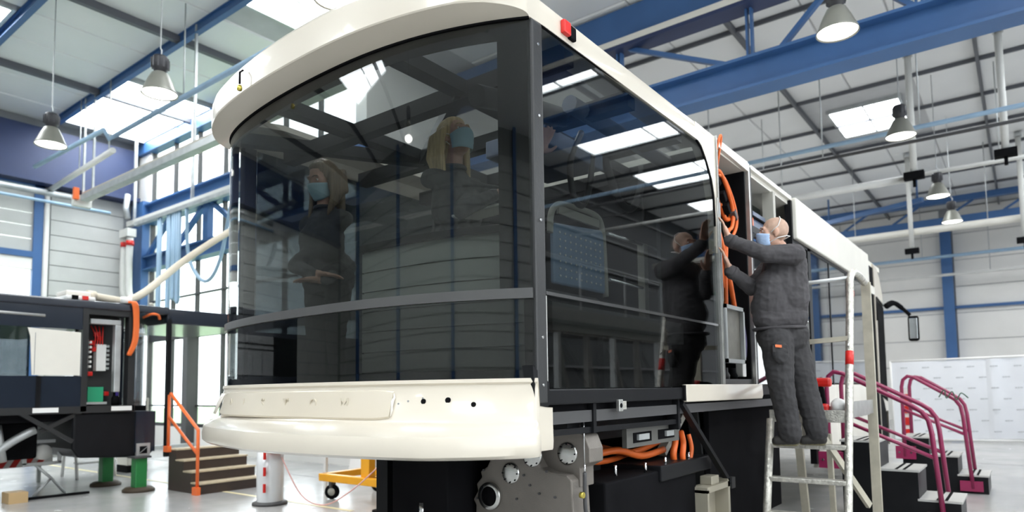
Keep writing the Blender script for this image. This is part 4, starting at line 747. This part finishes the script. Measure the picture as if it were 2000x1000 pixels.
dr_ = thing('cordless_drill', 'red and black cordless drill standing on the ladder platform', 'drill', (.55, 3.05, 1.10)); build('battery', B(.47, .60, 3.0, 3.1, 1.10, 1.15), BLACKM, dr_, bevel=.01); build('grip', MB().bar((.54, 3.05, 1.14), (.52, 3.05, 1.31), .04, .05), BLACKM, dr_, bevel=.012); build('motor_housing', MB().bar((.60, 3.05, 1.335), (.44, 3.05, 1.335), .065, .07), RED, dr_, bevel=.02); build('chuck', MB().tube([(.44, 3.05, 1.335), (.38, 3.05, 1.335), (.34, 3.05, 1.335)], [.026, .022, .008], 10), BLACKM, dr_)
d2 = thing('cordless_drill', 'red impact driver lying on the ladder platform', 'drill', (.5, 2.93, 1.10)); build('motor_housing', MB().bar((.42, 2.93, 1.14), (.60, 2.95, 1.14), .07, .07), RED, d2, bevel=.02); build('grip', MB().bar((.46, 2.93, 1.13), (.38, 3.0, 1.13), .04, .04), BLACKM, d2, bevel=.01)
rg = MB(); random.seed(3); rows = []
for i in range(9):
    t = math.pi*i/8; rows.append([V((.66+.055*math.sin(t)*math.cos(k*.524)*(1+.25*random.random()), 2.96+.06*math.sin(t)*math.sin(k*.524)*(1+.25*random.random()), 1.155-.055*math.cos(t)*(1+.2*random.random()))) for k in range(12)])
tag(build('cleaning_rag', rg.loft(rows, True, True), WHITE), 'crumpled white rag beside the drills on the ladder', 'rag')
# ------------------------------------------------ floor clutter on the left
def barrier():
    t = thing('barrier_stand', 'white barrier sleeve with red dashes on dark oval base', 'barrier', (-5.4, 2.15, 0))
    build('base', MB().lathe([(0, 0), (.2, 0), (.2, .025), (.17, .04), (0, .04)], (-5.4, 2.15, 0), 24), DKGREY, t)
    build('sleeve', MB().lathe([(.15, .04), (.155, .3), (.15, .68), (0, .68)], (-5.4, 2.15, 0), 20), mat('milky_plastic', (.72, .74, .75), .2, coat=.3), t)
    for k in range(3): build('red_dash', B(-5.30, -5.27, 1.99, 2.01, .16+.19*k, .26+.19*k), RED, t)
    build('tape_head', B(-5.6, -5.2, 2.02, 2.28, .62, .72), ORPAINT, t, bevel=.03)
barrier()
tp = thing('barrier_board', 'orange and white plastic barrier board behind the wooden steps', 'barrier', (-6.1, 2.8, 0))
for k in range(6): build('stripe', B(-6.75+.2*k, -6.56+.2*k, 3.1, 3.13, .5, .72), [ORPAINT, WHITE][k % 2], tp)
for x in (-6.7, -5.65): build('leg', B(x, x+.04, 3.1, 3.14, 0, .5), WHITE, tp)
tag(build('white_board', MB().prism([(-6.3, 0.02), (-5.75, .02), (-5.7, .95), (-6.2, .95)], lambda a, b, t: (a, t+b*.15, b), 4.0, 4.03), WHITE), 'left one of two white boards leaning under the bus end', 'board', 'white boards')
tag(build('white_board', MB().prism([(-5.5, 0.02), (-5.05, .02), (-5.0, .95), (-5.45, .95)], lambda a, b, t: (a, t+b*.15, b), 4.1, 4.13), WHITE), 'right one of two white boards, next to the yellow trolley', 'board', 'white boards')
tt = thing('trolley', 'yellow steel trolley on castor wheels under the bus end', 'trolley', (-4.6, 2.9, 0))
build('deck_frame', B(-5.3, -3.6, 2.76, 2.84, .21, .30), YELLOW, tt, bevel=.008); build('deck_frame', B(-5.3, -3.6, 3.5, 3.58, .21, .30), YELLOW, tt); build('deck_cross', B(-5.3, -5.22, 2.8, 3.55, .22, .30), YELLOW, tt); build('deck_cross', B(-4.5, -4.4, 2.8, 3.55, .22, .30), YELLOW, tt)
build('upright', B(-4.55, -4.40, 2.80, 2.90, .30, 1.0), YELLOW, tt, bevel=.008); build('upright', B(-4.9, -4.72, 3.4, 3.5, .30, 1.0), mat('ochre_paint', (.55, .22, .02), .5), tt)
for x in (-5.08, -3.75):
    for y in (2.8, 3.54):
        cw = build('castor_wheel', MB().lathe([(0, -.025), (.07, -.025), (.09, -.02), (.09, .02), (.07, .025), (0, .025)], (x, y, .09), 18, (.5, -1, 0)), BLACKM, tt); build('castor_fork', B(x-.025, x+.025, y-.035, y+.035, .14, .22), DKGREY, cw); build('wheel_disc', MB().lathe([(0, .03), (.045, .03), (.05, .02)], (x, y, .09), 14, (.5, -1, 0)), SOCKET, cw)
rp = thing('marker_post', 'thin red and white striped post right of the yellow trolley', 'post', (-3.86, 2.5, 0))
for k in range(6): build('band', MB().cyl((-3.86, 2.5, .03+.13*k), (-3.86, 2.5, .16+.13*k), .022, n=10), [RED, WHITE][k % 2], rp)
build('foot', MB().cyl((-3.86, 2.5, 0), (-3.86, 2.5, .03), .09), BLACKM, rp)
tag(build('barrier_tape', MB().tube(spline([(-5.25, 2.2, .55), (-5.0, 2.3, .12), (-4.7, 2.4, .02), (-4.3, 2.45, .2), (-3.88, 2.5, .5)]), .008, 5), mat('tape_red_white', (.8, .45, .42), .5)), 'red and white barrier tape sagging in front of the trolley', 'tape')
bx_ = thing('cardboard_box', 'small brown cardboard box on the floor at left', 'box', (-8.25, .45, 0)); build('carton', B(-8.38, -8.12, .35, .55, 0, .13), CARD, bx_); build('tape_strip', B(-8.27, -8.23, .349, .551, .13, .132), BEIGE, bx_)
tag(build('floor_bar', MB().bar((-8.3, .58, .02), (-8.25, 1.28, .02), .05, .03), BLACKM), 'black metal bar lying on the floor beside the cardboard box', 'bar')
stl = thing('tool_stool', 'grey metal frame stand on a bent leg under the black bus', 'stand', (-8.6, .95, 0))
build('frame', MB().box(-8.62, -8.58, .62, .66, .42, .72).box(-8.62, -8.58, 1.02, 1.06, .42, .72).box(-8.62, -8.58, .62, 1.06, .69, .73).box(-8.62, -8.58, .62, 1.06, .40, .44), GALV, stl); build('drum', MB().lathe([(0, -.06), (.1, -.06), (.1, .06), (0, .06)], (-8.62, .84, .57), 16, (1, 0, 0)), PIPE, stl); build('leg', MB().tube([(-8.6, .75, .42), (-8.6, .95, .22), (-8.6, 1.12, 0)], .018, 6), GALV, stl); build('leg', MB().tube([(-8.6, .95, .22), (-8.6, .75, 0)], .018, 6), GALV, stl)
ws = thing('step_stool', 'white metal step stool behind the green jacks', 'step stool', (-10.4, 2.0, 0))
for y in (1.8, 2.35): build('side_frame', MB().tube([(-10.1, y, 0), (-10.15, y, .3), (-10.3, y, .62), (-10.6, y, .62), (-10.7, y, 0)], .025, 8), WHITE, ws)
for x, z in ((-10.15, .26), (-10.4, .48)): build('step', B(x-.12, x+.1, 1.8, 2.35, z-.03, z), WHITE, ws)
hz_ = thing('hazard_board', 'red and white striped hazard board at the left edge', 'barrier', (-10.2, .9, 0))
for k in range(7): build('stripe', MB().prism([(.3+.16*k, .26), (.38+.16*k, .26), (.46+.16*k, .40), (.38+.16*k, .40)], lambda a, b, t: (t, a, b), -10.22, -10.2), RED, hz_)
build('board', B(-10.25, -10.22, .25, 1.5, .25, .41), WHITE, hz_)
for y in (.4, 1.3): build('leg', B(-10.26, -10.22, y, y+.05, 0, .3), GALV, hz_)
cb = thing('control_cabinet', 'beige control cabinet with dark screen beside the window frame', 'cabinet', (-10.5, 2.75, 0)); build('body', B(-10.7, -10.3, 2.62, 2.95, .12, 1.25), CREAMW, cb, bevel=.01); build('screen', B(-10.3, -10.29, 2.66, 2.9, .98, 1.2), BLACKM, cb); build('plinth', B(-10.7, -10.3, 2.62, 2.95, 0, .12), BLACKM, cb)
gt = thing('floor_rail', 'low galvanised rail along the floor behind the jacks', 'rail', (-12, 2.2, 0)); build('beam', B(-12.05, -11.95, -1, 4.6, .22, .30), GALV, gt)
for y in (-.5, 1.2, 2.9, 4.4): build('foot', B(-12.03, -11.97, y, y+.06, 0, .24), GALV, gt)
wp = thing('work_platform', 'grey steel work platform on struts, mirrored in the side window', 'platform', (5.2, 9.5, 0))
PG = mat('platform_steel', (.22, .22, .21), .5, var=.1)
build('deck_edge', B(4.5, 4.6, 6.0, 13, 2.5, 2.72), PG, wp); build('deck_edge', B(4.6, 4.7, 6.0, 13, 2.28, 2.44), PG, wp); build('deck', B(4.5, 6.2, 6.0, 13, 2.44, 2.5), DKGREY, wp)
for k in range(8):
    y = 6.1+.98*k; build('leg', B(4.52, 4.62, y-.04, y+.04, 0, 2.3), GALV if k % 2 else PG, wp); build('strut', MB().bar((4.58, y, 2.25), (4.58, y+.7 if k % 2 else y-.0+.5, .3), .06), PG, wp)
build('guard_rail', MB().tube([(4.52, 6, 3.6), (4.52, 13, 3.6)], .025, 8), GALV, wp)
for k in range(5): build('guard_post', MB().cyl((4.52, 6.1+1.7*k, 2.7), (4.52, 6.1+1.7*k, 3.6), .022, n=8), GALV, wp)
# ================================================================== people
import numpy as np
def capsule(mb, p, q, r0, r1, n=14):
    p = V(p); q = V(q); d = (q-p); L = d.length; d = d.normalized() if L > 1e-6 else V((0, 0, 1)); a = d.orthogonal().normalized(); b = d.cross(a); rows = []
    prof = [(-r0*math.cos(t), r0*math.sin(t)) for t in [.02, .4, .8, 1.2, 1.57]]+[(L+r1*math.sin(t), r1*math.cos(t)) for t in [0, .4, .8, 1.2, 1.55]]
    for z, r in prof: rows.append([p+d*z+(a*math.cos(2*math.pi*k/n)+b*math.sin(2*math.pi*k/n))*max(r, .0004) for k in range(n)])
    m = len(rows); vs = [x for r in rows for x in r]; fs = [(i*n+k, i*n+(k+1) % n, (i+1)*n+(k+1) % n, (i+1)*n+k) for i in range(m-1) for k in range(n)]
    fs += [tuple(range(n-1, -1, -1)), tuple((m-1)*n+k for k in range(n))]; mb.add(vs, fs, True)
def ellip(mb, c, ax, n=18):
    c = V(c); A = [V(x) for x in ax]; rows = []
    for i in range(n//2+1):
        t = math.pi*i/(n//2); st = max(math.sin(t), .002); rows.append([c+A[0]*(st*math.cos(2*math.pi*k/n))+A[1]*(st*math.sin(2*math.pi*k/n))-A[2]*math.cos(t) for k in range(n)])
    m = len(rows); vs = [x for r in rows for x in r]; fs = [(i*n+k, i*n+(k+1) % n, (i+1)*n+(k+1) % n, (i+1)*n+k) for i in range(m-1) for k in range(n)]
    fs += [tuple(range(n-1, -1, -1)), tuple((m-1)*n+k for k in range(n))]; mb.add(vs, fs, True)
def remeshed(name, prims, mats, parent, voxel=.007, smooth=4, labels=None):
    mb = MB()
    for pr in prims:
        if pr[0] == 'c': capsule(mb, *pr[1:5])
        else: ellip(mb, pr[1], pr[2])
    me = bpy.data.meshes.new('tmp'); me.from_pydata(mb.v, [], mb.f); me.update()
    import bmesh
    bm = bmesh.new(); bm.from_mesh(me); bmesh.ops.recalc_face_normals(bm, faces=bm.faces); bm.to_mesh(me); bm.free()
    ob = bpy.data.objects.new('tmp', me); COL.objects.link(ob)
    r = ob.modifiers.new('r', 'REMESH'); r.mode = 'VOXEL'; r.voxel_size = voxel
    s_ = ob.modifiers.new('s', 'SMOOTH'); s_.factor = .5; s_.iterations = smooth
    dg = bpy.context.evaluated_depsgraph_get(); out = bpy.data.meshes.new_from_object(ob.evaluated_get(dg)); bpy.data.objects.remove(ob); bpy.data.meshes.remove(me)
    nf = len(out.polygons); ce = np.zeros(nf*3); out.polygons.foreach_get('center', ce); ce = ce.reshape(-1, 3); best = np.full(nf, 1e9); idx = np.zeros(nf, int); names = list(mats)
    for pr in prims:
        if pr[0] == 'c':
            p, q = np.array(pr[1]), np.array(pr[2]); d = q-p; L2 = max(d@d, 1e-9); t = np.clip(((ce-p)@d)/L2, 0, 1); dist = np.linalg.norm(ce-(p+t[:, None]*d), axis=1)-(pr[3]+(pr[4]-pr[3])*t); tg = pr[5]
        else:
            A = np.array([list(x) for x in pr[2]]).T; loc = np.linalg.solve(A, (ce-np.array(pr[1])).T).T; nr = np.linalg.norm(loc, axis=1); dist = (nr-1)*np.linalg.norm(A, axis=0).min(); tg = pr[3]
        m = dist < best; best[m] = dist[m]; idx[m] = names.index(tg)
    for k in names: out.materials.append(mats[k])
    cl = [names.index(k) for k in names if k in ('jacket', 'trousers', 'top', 'legs')]
    if cl:
        from mathutils import noise as NZ
        nv_ = len(out.vertices); co = np.zeros(nv_*3); out.vertices.foreach_get('co', co); co = co.reshape(-1, 3); no = np.zeros(nv_*3); out.vertices.foreach_get('normal', no); no = no.reshape(-1, 3)
        isc = np.isin(idx, cl); lt = np.zeros(nf, int); out.polygons.foreach_get('loop_total', lt); lv = np.zeros(len(out.loops), int); out.loops.foreach_get('vertex_index', lv)
        lc = np.repeat(isc, lt); msk = np.zeros(nv_, bool); msk[lv[lc]] = True; msk[lv[~lc]] = False
        for i_ in np.nonzero(msk)[0]:
            x, y, z = co[i_]; co[i_] += no[i_]*(.011*(.5-abs(NZ.noise((x*9+z*4, y*9-z*3, z*15))))-.003+.003*NZ.noise((x*38, y*38, z*38)))
        out.vertices.foreach_set('co', co.ravel())
    out.polygons.foreach_set('material_index', idx.astype(np.int32)); out.polygons.foreach_set('use_smooth', np.ones(nf, bool))
    o0 = ORG.get(parent.name, V((0, 0, 0))); out.transform(Matrix.Translation(-o0)); out.name = name
    o = bpy.data.objects.new(name, out); COL.objects.link(o); o.parent = parent; ORG[o.name] = o0; return o
def frame(f, u=(0, 0, 1)):
    f = V(f).normalized(); r = f.cross(V(u)).normalized(); return r, f, r.cross(f)   # right, forward, up
def head_prims(c, fr, skin='skin', scalp='skin'):
    r, f, u = fr; c = V(c); P = lambda a, b, d: c+r*a+f*b+u*d
    pr = [('e', P(0, -.012, .030), (r*.074, f*.094, u*.092), scalp), ('e', P(0, .022, -.040), (r*.058, f*.066, u*.080), skin), ('e', P(0, .055, .0), (r*.060, f*.035, u*.05), skin),
          ('c', P(0, .060, -.098), P(0, .048, -.09), .026, .03, skin), ('c', P(0, .090, .012), P(0, .106, -.022), .009, .014, skin), ('c', P(.012, .096, -.026), P(-.012, .096, -.026), .010, .010, skin),
          ('c', P(-.04, .078, .036), P(.04, .078, .036), .010, .010, skin), ('c', P(-.018, .084, -.060), P(.018, .084, -.060), .009, .009, skin), ('c', P(-.045, .05, -.02), P(-.03, .06, -.03), .02, .02, skin), ('c', P(.045, .05, -.02), P(.03, .06, -.03), .02, .02, skin)]
    for s in (-1, 1):
        pr += [('c', P(s*.020, .080, .0245), P(s*.043, .076, .0245), .0065, .0065, skin), ('c', P(s*.022, .080, .003), P(s*.042, .076, .003), .006, .006, skin)]
        pr += [('e', P(s*.076, -.008, -.004), (r*.011, f*.019, u*.031), skin), ('c', P(s*.076, -.004, -.03), P(s*.072, .0, -.036), .009, .008, skin)]
    return pr
def face_parts(par, c, fr, maskm, brow=HAIRSTUB, strap=WHITE, overhead=False):
    r, f, u = fr; c = V(c); P = lambda a, b, d: c+r*a+f*b+u*d
    for s in (-1, 1):
        e = build('eye', MB().ball(P(s*.031, .0745, .013), .0118), EYE, par); build('iris', MB().ball(P(s*.031, .0815, .0125), .0058, 8), IRIS, e)
        build('eyebrow', MB().tube([P(s*.014, .096, .034), P(s*.03, .095, .040), P(s*.048, .082, .034)], .004, 6), brow, par)
    rows = []; nv = 9
    for j in range(nv):
        v = j/(nv-1); row = []
        for i in range(15):
            a = (i/14*2-1); phi = a*1.28; bul = math.sin(math.pi*min(1, v*1.05+.0))
            z = -.014-.100*v+.014*(1-a*a)*(1-v); z = z*(1-.22*abs(a)**2)-.006*abs(a)
            fw = .060+(.070+.010*bul-.028*v)*math.cos(phi)**.9 if abs(phi) < 1.5 else .06
            row.append(P(math.sin(phi)*.074*(1-.12*v), fw-.012+(.004 if j % 2 else 0)-.035*abs(a)**3, z))
        rows.append(row)
    m = build('face_mask', MB().loft(rows, True), maskm, par); so = m.modifiers.new('s', 'SOLIDIFY'); so.thickness = .003; so.offset = 1
    for s in (-1, 1):
        if overhead:
            build('mask_strap', MB().tube([P(s*.070, .03, -.005), P(s*.079, -.02, .045), P(s*.066, -.035, .095), P(s*.02, -.035, .123), P(0, -.034, .125)], .0035, 6), strap, m); build('mask_strap', MB().tube([P(s*.066, .03, -.075), P(s*.074, -.02, -.045), P(s*.068, -.08, -.03), P(0, -.112, -.02)], .0035, 6), strap, m)
        else:
            build('mask_strap', MB().tube([P(s*.070, .03, -.008), P(s*.080, -.015, .022), P(s*.080, -.026, .0), P(s*.070, .02, -.07)], .0025, 6), strap, m)
def hand_prims(w, d, nrm, side, sk='skin', spread=.16, curl=.25, L=.078):
    """w wrist, d finger direction, nrm palm normal (towards what it touches), side: thumb direction sign along d x nrm"""
    w = V(w); d = V(d).normalized(); nrm = V(nrm).normalized(); nrm = (nrm-d*nrm.dot(d)).normalized(); t = d.cross(nrm).normalized()*side
    pr = [('c', w-d*.03, w+d*.02, .026, .026, sk), ('e', w+d*.055, (d*.052, t*.043, nrm*.019), sk)]
    for k, (o, l) in enumerate(((.031, .92), (.011, 1.0), (-.010, .94), (-.030, .74))):
        base = w+d*.090+t*o; dd = (d+t*(o*spread*30*.2)).normalized(); p1 = base+dd*(L*l*.5); p2 = p1+(dd+nrm*curl).normalized()*(L*l*.32); p3 = p2+(dd+nrm*curl*2).normalized()*(L*l*.26)
        pr += [('c', base, p1, .0095, .0090, sk), ('c', p1, p2, .0088, .0082, sk), ('c', p2, p3, .0080, .0070, sk)]
    tb = w+d*.030+t*.034; t1 = tb+(d*.55+t*.75).normalized()*.040; t2 = t1+(d*.85+t*.45+nrm*.1).normalized()*.034
    pr += [('c', tb, t1, .015, .0115, sk), ('c', t1, t2, .0112, .0085, sk)]
    return pr
Rh = V((.7943, .6074, 0)); Fh = V((-.6074, .7943, 0)); UP = V((0, 0, 1))
# ---------------- worker on the ladder
MN = thing('person', 'bald worker in dark jacket and face mask standing on the ladder', 'person', (.45, 2.66, .885))
P0 = V((.42, 2.66, .89))
def Q(px, py, b=0.): return P0+Rh*((px-1545)/267)+Fh*b+UP*((865-py)/267)
hc = Q(1518, 452, -.02); HF = frame(Rh*-.95+Fh*.22+UP*.05)
pr = head_prims(hc, HF, 'skin', 'scalp')
pr += [('c', Q(1529, 478, 0), Q(1533, 498, 0), .058, .062, 'skin'), ('c', Q(1534, 494, -.03), Q(1534, 494, .03), .062, .062, 'jacket'),
       ('c', Q(1540, 503, -.14), Q(1536, 503, .14), .078, .078, 'jacket'), ('c', Q(1535, 512, 0), Q(1530, 560, 0), .135, .155, 'jacket'), ('c', Q(1548, 515, -.05), Q(1546, 585, -.03), .105, .125, 'jacket'),
       ('c', Q(1512, 555, -.02), Q(1508, 595, -.02), .125, .135, 'jacket'), ('c', Q(1505, 598, 0), Q(1543, 598, 0), .130, .135, 'jacket'), ('c', Q(1503, 618, -.02), Q(1544, 618, -.01), .120, .125, 'jacket'),
       ('c', Q(1512, 655, 0), Q(1545, 655, 0), .125, .130, 'trousers')]
# near (left) arm
pr += [('c', Q(1540, 502, -.17), Q(1484, 500, -.17), .076, .064, 'jacket'), ('c', Q(1484, 500, -.17), Q(1432, 471, -.08), .062, .046, 'jacket'), ('c', Q(1433, 472, -.08), Q(1427, 468, -.075), .050, .048, 'jacket')]
pr += hand_prims(Q(1424, 463, -.07), Rh*-.28+UP*.9+Fh*.03, Rh*-.9+Fh*.3, -1)
# far arm
pr += [('c', Q(1528, 508, .16), Q(1480, 555, .08), .072, .062, 'jacket'), ('c', Q(1480, 555, .08), Q(1434, 530, -.03), .058, .046, 'jacket'), ('c', Q(1435, 531, -.03), Q(1429, 527, -.035), .049, .047, 'jacket')]
pr += hand_prims(Q(1426, 522, -.04), Rh*-.30+UP*.9, Rh*-.9+Fh*.3, 1)
# legs
pr += [('c', Q(1510, 665, -.07), Q(1512, 745, -.09), .118, .092, 'trousers'), ('c', Q(1512, 745, -.09), Q(1527, 830, -.07), .090, .078, 'trousers'), ('c', Q(1526, 828, -.07), Q(1529, 842, -.065), .084, .082, 'trousers'),
       ('c', Q(1552, 665, .05), Q(1566, 745, .0), .118, .092, 'trousers'), ('c', Q(1566, 745, .0), Q(1580, 826, -.05), .090, .078, 'trousers'), ('c', Q(1579, 824, -.05), Q(1582, 838, -.05), .084, .082, 'trousers'),
       ('e', Q(1490, 690, -.19)+Rh*.05, (Rh*.06, Fh*.025, UP*.08), 'trousers')]
for (x, b) in ((1530, -.065), (1583, -.055)):
    pr += [('c', Q(x+2, 845, b), Q(x+2, 852, b), .046, .046, 'boot'), ('c', Q(x+6, 856, b-.01), Q(x-24, 857.5, b+.035), .037, .033, 'boot'), ('c', Q(x+7, 861, b-.01), Q(x-26, 861.5, b+.04), .026, .022, 'sole')]
remeshed('body', pr, {'skin': SKIN, 'scalp': HAIRSTUB, 'jacket': JACKET, 'trousers': TROUS, 'boot': BOOT, 'sole': SOLE}, MN, .0058, 3)
face_parts(MN, hc, HF, MASKB, overhead=True)
build('pocket_flap', MB().prism([(-.05, -.02), (.06, -.03), (.06, .03), (-.05, .03)], lambda a, b, t: Q(1500, 684, -.19)+Rh*a+UP*b+Fh*t, -.02, .02), TROUS, MN, bevel=.006); build('orange_tab', MB().prism([(-.022, -.006), (.022, -.010), (.022, .008), (-.022, .012)], lambda a, b, t: Q(1497, 678, -.215)+Rh*a+UP*b+Fh*t, -.006, .0), ORPAINT, MN)
build('jacket_hem', MB().tube([Q(1524, 640, 0)+Rh*(.185*math.cos(t))+Fh*(.145*math.sin(t))+UP*(.004*math.cos(t)) for t in [2*math.pi*k/28 for k in range(28)]], .012, 6, closed=True), JACKET, MN)
build('collar', MB().tube([Q(1532, 487, 0)+Rh*(.068*math.cos(t))+Fh*(.066*math.sin(t))+UP*(.012*math.cos(t)) for t in [2*math.pi*k/20 for k in range(20)]], .016, 8, closed=True), JACKET, MN)
for w0, w1 in ((Q(1436, 474, -.085), Q(1428, 468, -.076)), (Q(1438, 533, -.025), Q(1430, 527, -.036))): build('cuff', MB().tube([w0, (w0+w1)/2, w1], [.047, .053, .050], 14), JACKET, MN)
build('hem_button', MB().ball(Q(1568, 630, -.10), .006, 8), STEEL, MN)
# ---------------- women inside the bus
def woman(label, hc, f, hairm, floor_z, lean, arms, hair_len=.34):
    hc = V(hc); fr = frame(f); r, fw, u = fr; fl = V((fw.x, fw.y, 0)).normalized(); rl = fl.cross(UP).normalized()
    t = thing('person', label, 'person', (hc.x, hc.y, floor_z)); N = hc-UP*.15-fl*.02
    S = N-UP*.10; H = V((hc.x, hc.y, floor_z))-fl*.05+lean; hipz = floor_z+.82; Hp = V((H.x, H.y, hipz))
    pr = head_prims(hc, fr, 'skin', 'skin')+[('c', hc-UP*.07-fl*.01, N-UP*.03, .047, .052, 'skin'), ('c', N-UP*.06-rl*.03, N-UP*.06+rl*.03, .058, .058, 'top'), ('c', S-rl*.135-UP*.01, S+rl*.135-UP*.01, .062, .062, 'top'),
          ('c', S-UP*.05, S-UP*.22, .118, .120, 'top'), ('c', S-UP*.12-rl*.06+fl*.03, S-UP*.2-rl*.06+fl*.03, .10, .10, 'top'), ('c', S-UP*.12+rl*.06+fl*.03, S-UP*.2+rl*.06+fl*.03, .10, .10, 'top'), ('c', S-UP*.2, Hp+UP*.1, .118, .125, 'top'), ('c', Hp-rl*.07, Hp+rl*.07, .118, .118, 'legs')]
    for s, (el, wr, hd, hn) in zip((-1, 1), arms):
        sh = S+rl*(s*.165)-UP*.015; pr += [('c', sh, el, .055, .047, 'top'), ('c', el, wr, .046, .036, 'top')]+hand_prims(V(wr)+V(hd).normalized()*.02, hd, hn, s)
    for s in (-1, 1):
        hp = Hp+rl*(s*.09)-UP*.04; kn = V((hp.x, hp.y, floor_z+.46))+fl*.02; an = V((hp.x, hp.y, floor_z+.09)); pr += [('c', hp, kn, .088, .062, 'legs'), ('c', kn, an, .060, .044, 'legs'), ('c', an-UP*.045, an-UP*.05+fl*.13, .038, .034, 'boot')]
    remeshed('body', pr, {'skin': SKIN, 'top': JACKET2, 'legs': TROUS, 'boot': BOOT}, t, .0065, 3)
    P = lambda a, b, d: hc+r*a+fw*b+u*d
    hp = [('e', P(0, -.030, .042), (r*.092, fw*.098, u*.098), 'h'), ('e', P(0, .005, .092), (r*.070, fw*.060, u*.034), 'h'), ('e', P(0, -.075, -.03), (r*.082, fw*.06, u*.10), 'h')]
    for s in (-1, 1):
        for k in range(5):
            a = P(s*(.080+.004*k), .000-.024*k, .03); b_ = a-UP*.12+r*(s*.012)-fl*.01; c_ = a-UP*(hair_len-.03*k)+r*(s*.004)+fl*(.02-.004*k); hp += [('c', a, b_, .022, .021, 'h'), ('c', b_, c_, .021, .012, 'h')]
    for k in range(5):
        a = P(-.06+.03*k, -.10, .0); hp += [('c', a, a-UP*(hair_len-.06)-fl*.02, .030, .018, 'h')]
    remeshed('hair', hp, {'h': hairm}, t, .006, 3)
    face_parts(t, hc, fr, MASK, brow=hairm)
    build('collar', MB().tube([N-UP*.025+fl*(.066*math.cos(a))+rl*(.064*math.sin(a)) for a in [2*math.pi*k/20 for k in range(20)]], .012, 6, closed=True), JACKET2, t)
    return t
h1 = V((-.77, .33, 2.765))
woman('blond woman in mask looking up behind the curved end glass', h1, Rh*.62-Fh*.72+UP*.26, BLOND, 1.2, V((0, 0, 0)),
      ((h1+Rh*.05-Fh*.28-UP*.50, h1+Rh*.22-Fh*.22-UP*.40, Rh*.8+UP*.2, -UP), (h1+Rh*.32+Fh*.05-UP*.34, h1+Rh*.46-Fh*.02-UP*.12, UP*.8+Rh*.4, -Fh)), .30)
h2 = V((-1.72, .12, 2.655))
woman('woman in mask looking down at left behind the curved glass', h2, Rh*-.45-Fh*.75-UP*.33, DKBLOND, 1.2, V((0, 0, 0)),
      ((h2-Rh*.17-Fh*.02-UP*.55, h2-Rh*.02-Fh*.14-UP*.62, Rh*.9-UP*.1, -UP), (h2+Rh*.16-UP*.55+Fh*.05, h2+Rh*.06-Fh*.14-UP*.66, -Rh*.9, -UP)), .26)
